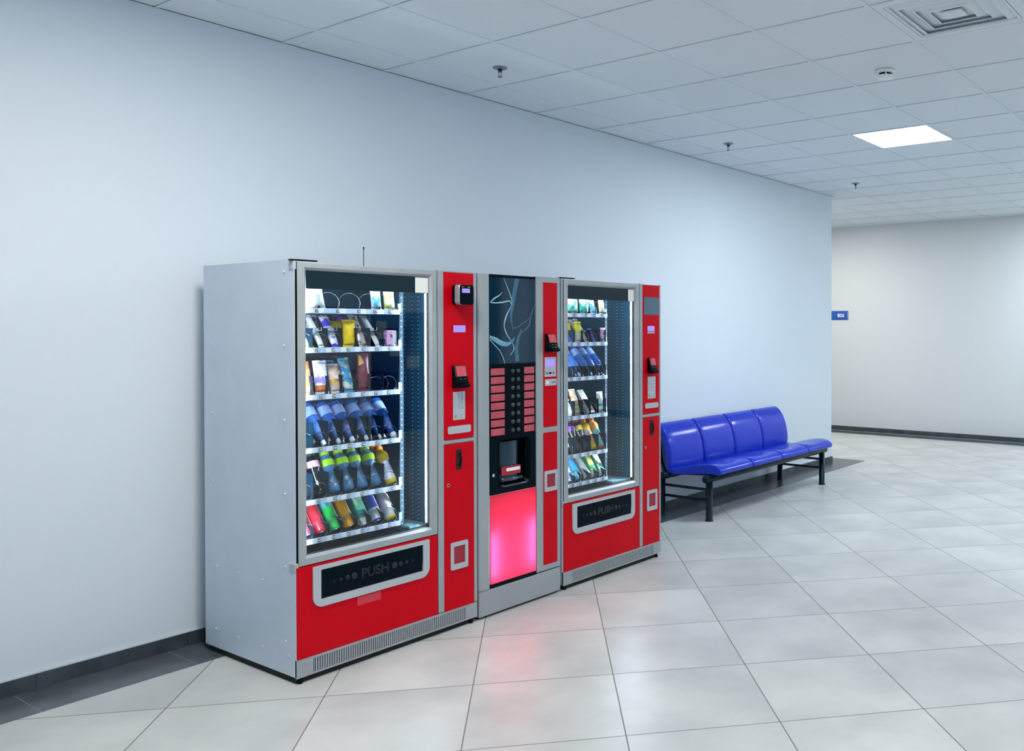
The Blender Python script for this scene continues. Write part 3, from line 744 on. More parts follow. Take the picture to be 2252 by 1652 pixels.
# ---------------------------------------------------------------- hot drinks machine
cm = empty('coffee_machine', (0.83, -0.49, 0), 'narrow hot drinks machine between the two snack machines, pink lit front below a black panel', 'coffee machine')
oc = (-0.83, 0.49, 0)
cb = MB()
cb.box(0.528, 0.607, F + 0.03, -0.125, 0.012, 1.786, SIDE)
cb.box(0.937, 1.128, F + 0.03, -0.125, 0.012, 1.786, SIDE)
cb.box(0.607, 0.937, F + 0.18, -0.125, 0.012, 1.786, SIDE)
cb.box(0.607, 0.937, F + 0.03, F + 0.18, 0.012, 0.150, SIDE); cb.box(0.607, 0.937, F + 0.03, F + 0.18, 1.770, 1.786, SIDE); cb.box(0.607, 0.937, F + 0.03, F + 0.18, 0.925, 0.94, SIDE)
cb.build('cabinet', cm, oc)
cb = MB()
cb.box(0.531, 1.126, F + 0.001, F + 0.028, 0.012, 0.144, STEEL, 0.003)
cb.build('base_plinth', cm, oc)
MB().box(0.545, 1.115, F + 0.02, -0.14, 0.0005, 0.0118, GAP).build('plinth', cm, oc)
# left post, softly rounded
ps = [(0.531, F + 0.028), (0.531, F + 0.008), (0.536, F + 0.001), (0.550, F - 0.004), (0.585, F - 0.004), (0.603, F + 0.003), (0.606, F + 0.028)]
MB().loft([[(x, y, z) for x, y in ps] for z in (0.148, 1.786)], STEEL, smooth=False).build('left_post', cm, oc)
# right frame with two red insets
MB().box(0.941, 1.128, F + 0.001, F + 0.028, 0.150, 1.790, STEEL, 0.004).build('right_frame', cm, oc)
ru = MB().prism_y(rr(0.993, 1.101, 0.951, 1.759, (0.010, 0.010, 0.002, 0.002)), F - 0.001, F + 0.001, RED).build('red_inset', cm, oc)
rl = MB().prism_y(rr(0.992, 1.100, 0.182, 0.921, (0.002, 0.002, 0.010, 0.010)), F - 0.001, F + 0.001, RED).build('red_inset', cm, oc)
coin_unit(cm, oc, 1.003, 1.070, 1.372, 1.472, 0.045, GREENLED)
dp = MB().box(0.999, 1.090, F - 0.004, F - 0.001, 1.232, 1.342, LGREY, 0.001, 1).build('display_plate', cm, oc)
MB().box(1.004, 1.079, F - 0.0052, F - 0.004, 1.288, 1.328, SCREEN).build('display', dp, oc)
for x in (1.016, 1.068): MB().disc_y(x, 1.253, 0.008, F - 0.0055, F - 0.004, ALU, 12).disc_y(x, 1.253, 0.004, F - 0.0062, F - 0.0055, DGREY, 8).build('button', dp, oc)
MB().box(1.033, 1.052, F - 0.0046, F - 0.004, 1.248, 1.258, DGREY).build('sugar_mark', dp, oc)
cs = MB().box(1.002, 1.094, F - 0.004, F - 0.001, 1.182, 1.219, LGREY, 0.001, 1).build('card_slot_plate', cm, oc)
MB().disc_y(1.020, 1.200, 0.010, F - 0.0055, F - 0.004, WHITE, 12).build('button', cs, oc)
MB().box(1.055, 1.085, F - 0.0048, F - 0.004, 1.199, 1.203, GAP).build('card_slot', cs, oc)
return_cup(cm, oc, 0.997, 1.098, 0.590, 0.706)
# upper glossy panel with printed steam
GP = mat('glossy_blue_black_panel', (0.0015, 0.022, 0.045), 0.05, spec=0.36, noise=0.2, nscale=4)
gp = MB().box(0.609, 0.935, F + 0.006, F + 0.028, 1.302, 1.786, GP).build('picture_panel', cm, oc)
MB().box(0.609, 0.935, F + 0.003, F + 0.006, 1.772, 1.786, DGREY).box(0.609, 0.935, F + 0.003, F + 0.006, 1.300, 1.316, DGREY).build('panel_edging', gp, oc)
SM = mat('steam_print_pale', (0.30, 0.52, 0.66), 0.25)
SM2 = mat('steam_print_mid', (0.045, 0.14, 0.22), 0.25)
SM3 = mat('steam_print_dim', (0.09, 0.17, 0.22), 0.25)
def ribbon(mb, pts, ws, m, y):
    """flat printed stroke lying on the panel; pts in panel px (0..100, 0..200 from the top left)"""
    P = [Vector((0.609 + p[0] * 0.00326, 0, 1.772 - p[1] * 0.00229)) for p in pts]
    n0 = len(mb.bm.faces); prev = None
    SUB = []
    for i in range(len(P) - 1):
        p0, p1, p2, p3 = P[max(i - 1, 0)], P[i], P[i + 1], P[min(i + 2, len(P) - 1)]
        for k in range(6):
            t = k / 6; a = 0.5 * ((2 * p1) + (p2 - p0) * t + (2 * p0 - 5 * p1 + 4 * p2 - p3) * t * t + (3 * p1 - p0 - 3 * p2 + p3) * t ** 3)
            SUB.append((a, ws[i] + (ws[i + 1] - ws[i]) * t))
    SUB.append((P[-1], ws[-1]))
    for i, (a, wd) in enumerate(SUB):
        d = (SUB[min(i + 1, len(SUB) - 1)][0] - SUB[max(i - 1, 0)][0]).normalized(); nrm = Vector((-d.z, 0, d.x)) * wd
        L_ = [a + nrm, a - nrm]
        for v in L_: v.x = min(max(v.x, 0.6095), 0.9345); v.z = min(max(v.z, 1.317), 1.7715)
        cur = [mb.bm.verts.new((v.x, y, v.z)) for v in L_]
        if prev: mb.bm.faces.new((prev[0], prev[1], cur[1], cur[0]))
        prev = cur
    mb._fin(n0, m, False)
art = MB()
y1_, y2_, y3_ = F + 0.0056, F + 0.0052, F + 0.0048
ribbon(art, [(60, 0), (54, 30), (50, 60), (46, 90), (50, 120)], [0.016, 0.014, 0.012, 0.008, 0.001], SM2, y1_)
ribbon(art, [(70, 120), (62, 140), (58, 165), (60, 195)], [0.004, 0.010, 0.012, 0.014], SM2, y1_)
ribbon(art, [(30, 0), (38, 22), (46, 45), (49, 58)], [0.001, 0.002, 0.003, 0.001], SM, y2_)
ribbon(art, [(46, 66), (36, 88), (31, 110), (36, 130), (48, 150), (52, 166), (44, 180)], [0.001, 0.005, 0.003, 0.003, 0.002, 0.003, 0.001], SM, y2_)
ribbon(art, [(2, 58), (10, 49), (20, 42), (27, 34)], [0.002, 0.004, 0.003, 0.001], SM, y2_)
ribbon(art, [(2, 58), (12, 59), (28, 57), (43, 54), (48, 64)], [0.003, 0.003, 0.004, 0.003, 0.003], SM, y2_)
ribbon(art, [(0, 137), (12, 143), (24, 151), (36, 154), (47, 149), (54, 138)], [0.006, 0.013, 0.014, 0.011, 0.006, 0.001], mat('cup_print', (0.14, 0.34, 0.44), 0.25), y2_)
ribbon(art, [(0, 134), (12, 140), (24, 148), (36, 149)], [0.002, 0.002, 0.002, 0.001], SM, y3_)
ribbon(art, [(0, 142), (10, 155), (22, 170), (30, 190), (32, 200)], [0.002, 0.002, 0.002, 0.002, 0.001], SM, y3_)
ribbon(art, [(48, 118), (60, 114), (72, 106), (82, 98), (88, 92)], [0.001, 0.002, 0.002, 0.002, 0.001], SM3, y2_)
ribbon(art, [(99, 60), (90, 90), (86, 110), (74, 124), (66, 130)], [0.001, 0.003, 0.004, 0.002, 0.001], SM3, y2_)
art.build('steam_picture', gp, oc, recalc=False)
# drink buttons
bp_ = MB().box(0.609, 0.935, F + 0.006, F + 0.028, 0.934, 1.300, BLACK).build('button_panel', cm, oc)
for k in range(8):
    z = 1.275 - k * 0.0453
    MB().box(0.616, 0.711, F + 0.0035, F + 0.006, z - 0.018, z + 0.018, PINKLBL, 0.001, 1).build('drink_label', bp_, oc)
    MB().box(0.852, 0.927, F + 0.0035, F + 0.006, z - 0.018, z + 0.018, PINKLBL, 0.001, 1).build('drink_label', bp_, oc)
    for x in (0.768, 0.808):
        MB().lathe([(0.0125, 0), (0.0120, 0.004), (0.009, 0.008), (0.003, 0.010)], mat('button_dark', (0.02, 0.045, 0.06), 0.2), 16, mtx=Matrix.Translation((x, F + 0.006, z)) @ Matrix.Rotation(PI / 2, 4, 'X')).build('selection_button', bp_, oc)
MB().box(0.787, 0.789, F + 0.004, F + 0.006, 0.936, 1.298, DGREY).build('panel_seam', bp_, oc)
# dispensing niche
ni = MB().ring_y(rr(0.609, 0.935, 0.630, 0.933, 0.001), rr(0.674, 0.890, 0.662, 0.912, 0.022), F + 0.004, F + 0.028, DGREY)
nio = ni.build('dispensing_panel', cm, oc)
nb = MB()
r1, r2 = rr(0.674, 0.890, 0.662, 0.912, 0.022), rr(0.682, 0.880, 0.674, 0.904, 0.022)
nb.loft([[(x, F + 0.005, z) for x, z in r1], [(x, F + 0.0285, z) for x, z in r2]], BLACK, cap=False)
nb.build('niche_rim', nio, oc)
MB().ring_y(rr(0.666, 0.898, 0.654, 0.920, 0.028), rr(0.672, 0.892, 0.660, 0.914, 0.023), F + 0.001, F + 0.005, BLACK).build('rim_bead', nio, oc)
# curved door of the niche, sliding
bx_ = MB()
bx_.box(0.660, 0.905, F + 0.165, F + 0.17, 0.650, 0.924, BLACK); bx_.box(0.660, 0.674, F + 0.029, F + 0.165, 0.650, 0.924, BLACK); bx_.box(0.890, 0.905, F + 0.029, F + 0.165, 0.650, 0.924, BLACK)
bx_.box(0.674, 0.890, F + 0.029, F + 0.165, 0.650, 0.664, BLACK); bx_.box(0.674, 0.890, F + 0.029, F + 0.165, 0.912, 0.924, BLACK)
bx_.build('cup_niche', nio, oc)
cd = MB(); rows = []
for k in range(9):
    t_ = k / 8; x = 0.684 + 0.140 * t_; y = F + 0.0265 - 0.014 * math.sin(PI * t_)
    rows.append((x, y))
cd.loft([[(x, y, z) for x, y in rows] + [(x, F + 0.0295, z) for x, y in reversed(rows)] for z in (0.705, 0.900)], mat('smoked_cover', (0.008, 0.03, 0.055), 0.1), smooth=False)
cdo = cd.build('niche_cover', cm, oc)
MB().prism_y(rr(0.690, 0.826, 0.722, 0.768, 0.006), F + 0.006, F + 0.012, mat('dark_red_plate', (0.35, 0.01, 0.03), 0.35)).build('cover_plate', cdo, oc)
MB().prism_y(rr(0.722, 0.822, 0.742, 0.759, 0.0082), F + 0.005, F + 0.006, WHITE).build('plate_mark', cdo, oc)
MB().tube([(0.688, F + 0.010, 0.700), (0.76, F + 0.006, 0.698), (0.836, F + 0.010, 0.700)], 0.011, mat('glossy_slate', (0.03, 0.05, 0.08), 0.12), 12).build('cup_ledge', nio, oc)
MB().tube([(0.690, F + 0.012, 0.672), (0.70, F + 0.004, 0.666), (0.865, F + 0.004, 0.666), (0.878, F + 0.012, 0.676)], 0.006, mat('glossy_slate', (0.03, 0.05, 0.08), 0.12), 10).build('tray_rim', nio, oc)
MB().disc_y(0.627, 0.735, 0.009, F - 0.002, F + 0.004, CHROME).build('lock', nio, oc)
# lit pink front: a translucent sheet with two tubes behind it
PK = bpy.data.materials.new('translucent_pink'); PK.use_nodes = True
nt = PK.node_tree; nt.nodes.remove(nt.nodes['Principled BSDF'])
tl = nt.nodes.new('ShaderNodeBsdfTranslucent'); tl.inputs[0].default_value = (0.98, 0.044, 0.16, 1)
gl = nt.nodes.new('ShaderNodeBsdfGlossy'); gl.inputs['Roughness'].default_value = 0.15
mx_ = nt.nodes.new('ShaderNodeMixShader'); mx_.inputs[0].default_value = 0.05
nt.links.new(tl.outputs[0], mx_.inputs[1]); nt.links.new(gl.outputs[0], mx_.inputs[2]); nt.links.new(mx_.outputs[0], nt.nodes['Material Output'].inputs[0])
LB = mat('light_box_white', (0.9, 0.85, 0.85), 0.7)
pk = MB(); n0 = 0
pk.bm.faces.new([pk.bm.verts.new(p) for p in ((0.6062, F + 0.002, 0.165), (0.9405, F + 0.002, 0.165), (0.9405, F + 0.002, 0.629), (0.6062, F + 0.002, 0.629))]); pk._fin(0, PK, False)
pko = pk.build('lit_front', cm, oc, recalc=False)
lb_ = MB().box(0.608, 0.936, F + 0.10, F + 0.104, 0.152, 0.640, LB)
lb_.box(0.608, 0.610, F + 0.004, F + 0.10, 0.167, 0.628, LB); lb_.box(0.934, 0.936, F + 0.004, F + 0.10, 0.167, 0.628, LB)
lb_.box(0.610, 0.934, F + 0.029, F + 0.10, 0.155, 0.166, LB); lb_.box(0.610, 0.934, F + 0.029, F + 0.10, 0.629, 0.634, LB)
lb_.build('light_box', cm, oc)
MB().box(0.609, 0.935, F + 0.000, F + 0.028, 0.148, 0.166, DGREY).build('front_sill', cm, oc)
TM = emit_mat('tube_glow', (1.0, 0.9, 0.88), TUBE)
for x, a, b_ in ((0.634, 0.20, 0.43), (0.911, 0.21, 0.46)): MB().tube([(x, F + 0.040, a), (x, F + 0.040, b_)], 0.008, TM, 8).build('lamp_tube', cm, oc)
MB().tube([(1.06, -0.6, 1.784), (1.06, -0.6, 1.80)], 0.003, BLACK).build('antenna', cm, oc)

# ---------------------------------------------------------------- goods
def rot_place(o, x, y, z, lean, yaw=0.0, roll=0.0):
    o.location = (x, y, z); o.rotation_euler = (-R(lean), R(roll), R(yaw)); return o

def bag(name, w_, h, d, m, seal=None):
    """pillow pack standing on its lower seal; front towards -y"""
    mb = MB(); nx, nz = 10, 16; sl = 0.008
    rnd = random.Random(hash((w_, h, d)) & 0xffff)
    ph = [rnd.uniform(0, 6) for _ in range(4)]
    for sgn in (-1, 1):
        n0 = len(mb.bm.faces); g = []
        for j in range(nz + 1):
            v = j / nz; row = []
            for i in range(nx + 1):
                u = i / nx
                prof = max(0.0, math.sin(PI * u)) ** 0.55 * max(0.0, math.sin(PI * v)) ** 0.45
                wr = 1 + 0.12 * math.sin(9 * u + 7 * v + ph[0]) + 0.08 * math.sin(17 * v - 6 * u + ph[1])
                pin = 1 - 0.05 * math.sin(PI * v)
                row.append(mb.bm.verts.new(((u - 0.5) * w_ * pin, sgn * d / 2 * prof * wr, sl + v * (h - 2 * sl))))
            g.append(row)
        for j in range(nz):
            for i in range(nx):
                f = (g[j][i], g[j][i + 1], g[j + 1][i + 1], g[j + 1][i])
                mb.bm.faces.new(f if sgn < 0 else f[::-1])
        mb._fin(n0, m, True)
    bmesh.ops.remove_doubles(mb.bm, verts=mb.bm.verts[:], dist=1e-5)
    for z0, z1 in ((0, sl + 0.001), (h - sl - 0.001, h)):
        k = 14; ft = []; bk = []
        for i in range(k + 1):
            x = (i / k - 0.5) * w_
            ft.append((x, -0.0006 - 0.0006 * (i % 2))); bk.append((x, 0.0006 - 0.0006 * (i % 2)))
        mb.loft([[(x, y, z) for x, y in ft + bk[::-1]] for z in (z0, z1)], seal or m, smooth=False)
    return mb.build(name)

CLEAR_B = None
def pet(name, col, a=0.35, crumple=1.0):
    """thin tinted plastic full of water: part see-through, part body colour, glossy skin"""
    if name in MC: return MC[name]
    m = bpy.data.materials.new(name); MC[name] = m; m.use_nodes = True
    b = m.node_tree.nodes['Principled BSDF']
    b.inputs['Base Color'].default_value = (*col, 1); b.inputs['Roughness'].default_value = 0.06
    b.inputs['Alpha'].default_value = 1 - a; b.inputs['Specular IOR Level'].default_value = 0.8
    nt = m.node_tree
    tc = nt.nodes.new('ShaderNodeTexCoord'); n = nt.nodes.new('ShaderNodeTexNoise'); n.inputs['Scale'].default_value = 55
    bp = nt.nodes.new('ShaderNodeBump'); bp.inputs['Strength'].default_value = crumple; bp.inputs['Distance'].default_value = 0.010
    nt.links.new(tc.outputs['Object'], n.inputs['Vector']); nt.links.new(n.outputs[0], bp.inputs['Height']); nt.links.new(bp.outputs[0], b.inputs['Normal'])
    return m
WATER = pet('blue_water_bottle_plastic', (0.05, 0.20, 0.72), 0.38)
CLEARP = pet('clear_blue_bottle_plastic', (0.08, 0.30, 0.62), 0.30)
DARKP = pet('dark_cola', (0.004, 0.006, 0.014), 0.0, 0.08)
def bottle(name, prof, m, n=20): return MB().lathe(prof, m, n).build(name)
def band(o, prof, m, nm='label', n=20): return MB().lathe(prof, m, n, cap=False).build(nm, o)

def water_bottle():
    # neck down: the cap stands on the tray, the base leans up to the back
    p = [(0.012, 0.022), (0.0135, 0.034), (0.018, 0.052), (0.026, 0.080), (0.0305, 0.100)]
    for k in range(7): z = 0.104 + k * 0.008; p += [(0.0305, z), (0.0285, z + 0.004)]
    p += [(0.0305, 0.162), (0.0305, 0.208), (0.031, 0.216), (0.030, 0.228), (0.022, 0.236), (0.008, 0.230)]
    o = bottle('water_bottle', p, WATER)
    band(o, [(0.0308, 0.158), (0.0311, 0.160), (0.0311, 0.204), (0.0308, 0.206)], mat('pale_blue_label', (0.34, 0.47, 0.88), 0.35))
    MB().lathe([(0.0150, 0.0), (0.0165, 0.002), (0.0165, 0.022), (0.0145, 0.026)], mat('white_cap', (0.75, 0.80, 0.95), 0.4), 16).build('cap', o)
    return o
def soda_bottle(nm, body, lab, cap, lab_h=(0.130, 0.160), fill=None):
    p = [(0.010, 0.002), (0.020, 0.0), (0.028, 0.008), (0.0315, 0.022), (0.031, 0.040), (0.026, 0.060), (0.0225, 0.080), (0.0235, 0.105), (0.028, 0.128), (0.0305, 0.134), (0.0305, 0.160), (0.027, 0.172), (0.020, 0.181), (0.0190, 0.187), (0.018, 0.192)]
    o = bottle(nm, p, body)
    band(o, [(0.0308, lab_h[0]), (0.0312, lab_h[0] + 0.002), (0.0312, lab_h[1] - 0.002), (0.0308, lab_h[1])], lab)
    MB().lathe([(0.0200, 0.186), (0.0207, 0.188), (0.0207, 0.202), (0.018, 0.205)], cap, 16).build('cap', o)
    return o
def juice_bottle(nm, body, lab, cap, lz=(0.02, 0.115)):
    p = [(0.012, 0.0), (0.026, 0.001), (0.030, 0.008), (0.0315, 0.02), (0.0300, 0.06), (0.0265, 0.10), (0.0258, 0.115), (0.029, 0.130), (0.0315, 0.147), (0.030, 0.160), (0.021, 0.173), (0.0175, 0.179), (0.0175, 0.186)]
    o = bottle(nm, p, body)
    band(o, [(0.0322, lz[0]), (0.0308, lz[0] + (lz[1] - lz[0]) * 0.45), (0.0268, lz[1])], lab)
    MB().lathe([(0.0195, 0.182), (0.020, 0.184), (0.020, 0.203), (0.018, 0.206)], cap, 18).build('cap', o)
    return o
def can(nm, m):
    o = MB().lathe([(0.0235, 0.0025), (0.0285, 0.011), (0.029, 0.014), (0.029, 0.142), (0.0285, 0.146), (0.024, 0.156)], m, 22, cap=False).build(nm)
    st = MB().loft([[(0.0292 * math.cos(a), 0.0292 * math.sin(a), z) for a in [R(-62 + 4 * k) for k in range(6)]] for z in (0.03, 0.135)], mat('can_print_pale', (0.80, 0.62, 0.68), 0.25), closed=False, cap=False)
    st.build('printed_stripe', o)
    MB().lathe([(0.004, 0.006), (0.019, 0.006), (0.0215, 0.0), (0.0235, 0.0), (0.0242, 0.004)], CHROME, 22).build('can_end', o)
    MB().lathe([(0.0245, 0.155), (0.0240, 0.159), (0.022, 0.157), (0.004, 0.155)], CHROME, 22).build('can_end', o)
    return o
def carton(nm, m, w_, h, d, top_m, low_m=None):
    mb = MB().box(-w_ / 2, w_ / 2, -d / 2, d / 2, 0.03 if low_m else 0.0, h, m, 0.003)
    o = mb.build(nm)
    if low_m:
        MB().loft([[(sx * s1 * w_ / 2, sy * s1 * d / 2, z) for sx, sy in ((-1, -1), (1, -1), (1, 1), (-1, 1))] for z, s1 in ((0.0, 0.45), (0.012, 0.6), (0.031, 0.98))], low_m, smooth=False).build('shoulder', o)
    MB().box(-w_ / 2 + 0.003, w_ / 2 - 0.003, -d / 2 - 0.0006, -d / 2, h * 0.45, h * 0.85, top_m).build('printed_panel', o)
    return o

def W(*c): return c
m_white = pack_mat('pack_white_pastel', (0.86, 0.87, 0.88), (0.62, 0.74, 0.72), (0.30, 0.62, 0.85), 0.62, (0.118, 0.128), 40)
m_whiteplain = pack_mat('pack_white', (0.85, 0.84, 0.90), (0.75, 0.72, 0.85), None, 0.7)
m_blue_white = pack_mat('pack_violet_white', (0.10, 0.06, 0.75), (0.80, 0.80, 0.95), (0.8, 0.8, 0.95), 0.55, (0.055, 0.115), 18)
m_yellow = pack_mat('pack_yellow', (0.93, 0.64, 0.0), (0.86, 0.56, 0.0), None, 0.6, None, 20)
m_brown = pack_mat('pack_brown_silver', (0.25, 0.13, 0.12), (0.72, 0.64, 0.68), None, 0.45, None, 45, 0.2, 0.3)
m_cream = pack_mat('pack_cream', (0.84, 0.82, 0.90), (0.85, 0.65, 0.38), None, 0.66, None, 50)
m_pinkbox = pack_mat('pack_pink_blue', (0.03, 0.12, 0.45), (0.85, 0.45, 0.70), (0.85, 0.35, 0.65), 0.5, (0.055, 0.068), 40)
m_orange = pack_mat('pack_orange_red', (0.85, 0.16, 0.05), (0.85, 0.70, 0.65), None, 0.56, None, 22)
m_whitepurple = pack_mat('pack_white_purple', (0.84, 0.82, 0.86), (0.30, 0.25, 0.80), (0.70, 0.20, 0.06), 0.58, (0.010, 0.038), 18)
m_beige = pack_mat('pack_beige_orange', (0.75, 0.52, 0.40), (0.85, 0.80, 0.82), (0.80, 0.42, 0.05), 0.52, (0.045, 0.062), 38)
m_bluecyan = pack_mat('pack_blue_cyan', (0.05, 0.35, 0.70), (0.75, 0.72, 0.60), (0.25, 0.62, 0.85), 0.54, (0.125, 0.16), 30)
m_maroon = pack_mat('pack_maroon', (0.17, 0.015, 0.04), (0.28, 0.03, 0.06), None, 0.6, None, 16, 0.35)
m_darkchoc = pack_mat('pack_dark_brown', (0.02, 0.008, 0.015), (0.22, 0.09, 0.05), None, 0.62, None, 30)
m_purple = pack_mat('pack_purple', (0.20, 0.03, 0.50), (0.35, 0.12, 0.65), None, 0.6)
m_blackpack = pack_mat('pack_brown_lilac', (0.12, 0.06, 0.08), (0.60, 0.5, 0.6), None, 0.55, None, 60)
m_lemon = pack_mat('pack_lemon', (0.85, 0.84, 0.70), (0.60, 0.66, 0.12), None, 0.52, None, 45)
m_fishblue = pack_mat('pack_white_aqua', (0.75, 0.70, 0.75), (0.10, 0.55, 0.75), (0.8, 0.55, 0.5), 0.55, (0.065, 0.08), 40)
m_greenpop = pack_mat('pack_teal_popcorn', (0.02, 0.50, 0.38), (0.85, 0.83, 0.68), None, 0.50, None, 24)
m_teal = pack_mat('pack_teal', (0.03, 0.60, 0.48), (0.60, 0.75, 0.75), None, 0.62)
m_peach = pack_mat('pack_peach', (0.85, 0.62, 0.30), (0.85, 0.78, 0.70), (0.75, 0.35, 0.25), 0.55, (0.07, 0.09), 40)
m_violet = pack_mat('pack_violet', (0.14, 0.10, 0.75), (0.40, 0.32, 0.90), None, 0.58)
m_yelwhite = pack_mat('pack_yellow_white', (0.88, 0.85, 0.80), (0.85, 0.70, 0.05), (0.88, 0.70, 0.0), 0.5, (0.07, 0.14), 30)
m_pinkbar = pack_mat('pack_pink_white', (0.85, 0.80, 0.82), (0.75, 0.25, 0.35), (0.72, 0.2, 0.3), 0.62, (0.060, 0.070), 40)
m_orgreen = pack_mat('pack_orange_green', (0.80, 0.62, 0.48), (0.85, 0.30, 0.04), (0.40, 0.62, 0.15), 0.58, (0.030, 0.045), 40)
m_wedge = pack_mat('pack_pale_wedge', (0.72, 0.74, 0.74), (0.66, 0.66, 0.72), None, 0.6)
m_tealband = pack_mat('pack_white_teal_band', (0.78, 0.80, 0.78), (0.60, 0.70, 0.70), (0.03, 0.40, 0.42), 0.62, (0.040, 0.056), 40)
m_tripack = pack_mat('pack_white_print', (0.82, 0.82, 0.80), (0.40, 0.42, 0.40), None, 0.64, None, 40)
LIME = mat('lime_label', (0.42, 0.78, 0.01), 0.4)
LIMEW = pack_mat('lime_white_label', (0.42, 0.78, 0.01), (0.78, 0.76, 0.88), None, 0.62, None, 26)
PINKL = pack_mat('pink_label', (0.85, 0.42, 0.62), (0.80, 0.10, 0.20), None, 0.6, None, 30)
ORCAP = mat('orange_cap', (0.90, 0.22, 0.03), 0.35)
NAVYC = mat('dark_cap', (0.01, 0.03, 0.03), 0.4)

G = {}
def put(o, x, zi, lean, label, cat, group=None, y=-0.787, dz=0.003, yaw=0.0, roll=0.0, zz=None):
    if cat.endswith('bottle') or cat.endswith('can') or cat.endswith('carton'): x, y = x + 0.013, y + 0.018
    z = (Z[zi] if zz is None else zz) - 0.004 + dz
    rot_place(o, x, y, z, lean, yaw, roll); tag(o, label, cat, group); return o
gb = 'goods in the near snack machine'; gf = 'goods in the far snack machine'
# --- near machine, top shelf
put(bag('snack_bag', 0.115, 0.150, 0.05, m_white), -0.318, 0, 6, 'large white pastel snack bag in the leftmost visible slot of the near machine top shelf', 'snack bag', dz=-0.006, y=-0.79, roll=-6)
put(bag('snack_bag', 0.055, 0.090, 0.028, m_fishblue), -0.002, 0, 8, 'small aqua and white sweet pouch on the near machine top shelf', 'snack bag')
put(bag('snack_bag', 0.060, 0.105, 0.03, m_lemon), 0.070, 0, 8, 'cream and lemon yellow snack pouch at the right end of the near machine top shelf', 'snack bag')
# --- second shelf
def bar(m, w_=0.040, h=0.185, d=0.020): return bag('snack_bar', w_, h, d, m)
put(bar(pack_mat('pack_white_green_end', (0.84, 0.82, 0.90), (0.78, 0.74, 0.85), (0.20, 0.70, 0.10), 0.7, (0.0, 0.018))), -0.335, 1, 40, 'white bar with a green end at the left edge, second shelf, near machine', 'snack bar')
put(bar(m_whiteplain, 0.036, 0.19), -0.275, 1, 40, 'plain white wrapped bar leaning in the slot marked 23 of the near machine', 'snack bar')
put(bar(m_blue_white, 0.048, 0.175, 0.024), -0.205, 1, 38, 'violet and white bar leaning in the slot marked 24 of the near machine', 'snack bar')
put(bag('snack_bag', 0.066, 0.155, 0.036, m_blue_white), -0.225, 1, 20, 'violet snack bag behind the leaning bars on the second shelf, near machine', 'snack bag', y=-0.66)
put(bag('snack_bag', 0.062, 0.125, 0.034, m_yellow), -0.143, 1, 6, 'bright yellow crisp bag upright in the slot marked 25 of the near machine', 'snack bag', yaw=-8)
put(bag('snack_bag', 0.062, 0.120, 0.034, m_yellow), -0.143, 1, 10, 'yellow crisp bag behind the first yellow one, second shelf, near machine', 'snack bag', y=-0.70)
put(bag('snack_bag', 0.062, 0.150, 0.034, m_purple), -0.075, 1, 12, 'purple snack bag behind the brown bar on the second shelf, near machine', 'snack bag', y=-0.64)
put(bag('snack_bag', 0.062, 0.150, 0.030, m_blackpack), -0.135, 1, 12, 'brown and lilac bag at the back of the second shelf, near machine', 'snack bag', y=-0.62)
put(bar(m_brown, 0.046, 0.175, 0.026), -0.070, 1, 32, 'brown and silver chocolate bar in the slot marked 26 of the near machine', 'snack bar')
put(bar(m_cream, 0.036, 0.195, 0.018), 0.012, 1, 42, 'cream wrapped bar leaning in the slot marked 27 of the near machine', 'snack bar')
o = MB().box(-0.026, 0.026, -0.012, 0.012, 0, 0.075, m_pinkbox, 0.002).build('chewing_gum_pack')
MB().box(0.004, 0.026, -0.0126, -0.012, 0.002, 0.073, m_whiteplain).build('printed_panel', o)
put(o, 0.072, 1, 2, 'small pink and blue box at the right end of the second shelf, near machine', 'snack box')
# --- third shelf
put(bag('snack_bag', 0.055, 0.150, 0.034, m_orange), -0.345, 2, 16, 'orange and red bag at the left edge of the third shelf, near machine', 'snack bag')
put(bag('snack_bag', 0.066, 0.150, 0.036, m_whitepurple), -0.277, 2, 10, 'white and purple bag with an orange foot, slot marked 33, near machine', 'snack bag')
put(bag('snack_bag', 0.056, 0.135, 0.030, m_beige), -0.208, 2, 16, 'beige and orange snack bag in the slot marked 34 of the near machine', 'snack bag')
put(bag('snack_bag', 0.054, 0.165, 0.030, m_bluecyan), -0.143, 2, 20, 'blue and cyan snack bag in the slot marked 35 of the near machine', 'snack bag')
o = put(bag('snack_bag', 0.068, 0.175, 0.036, m_maroon), -0.068, 2, 6, 'tall maroon bag with orange picture in the slot marked 36 of the near machine', 'snack bag')
mb = MB()
mb.loft([[(x, y, z) for x, z in ((-0.031, 0.118), (-0.006, 0.128), (-0.012, 0.145), (-0.020, 0.163), (-0.031, 0.165))] for y in (-0.0115, -0.0195)], mat('wafer_picture', (0.85, 0.40, 0.12), 0.4), smooth=False)
mb.build('wafer_picture', o)
for x, lb in ((-0.285, 'first dark chocolate bag from the left at the back of the third shelf, near machine'), (-0.212, 'second dark chocolate bag from the left at the back of the third shelf, near machine'), (-0.140, 'third dark chocolate bag at the back of the third shelf, near machine')):
    put(bag('snack_bag', 0.064, 0.165, 0.034, m_darkchoc), x, 2, 14, lb, 'snack bag', 'dark bags behind on the third shelf', y=-0.69)
put(bag('snack_bag', 0.064, 0.150, 0.034, pack_mat('pack_sea_blue', (0.03, 0.22, 0.55), (0.10, 0.45, 0.70), None, 0.5)), -0.205, 2, 14, 'sea blue snack bag behind the beige bag on the third shelf, near machine', 'snack bag', y=-0.745)
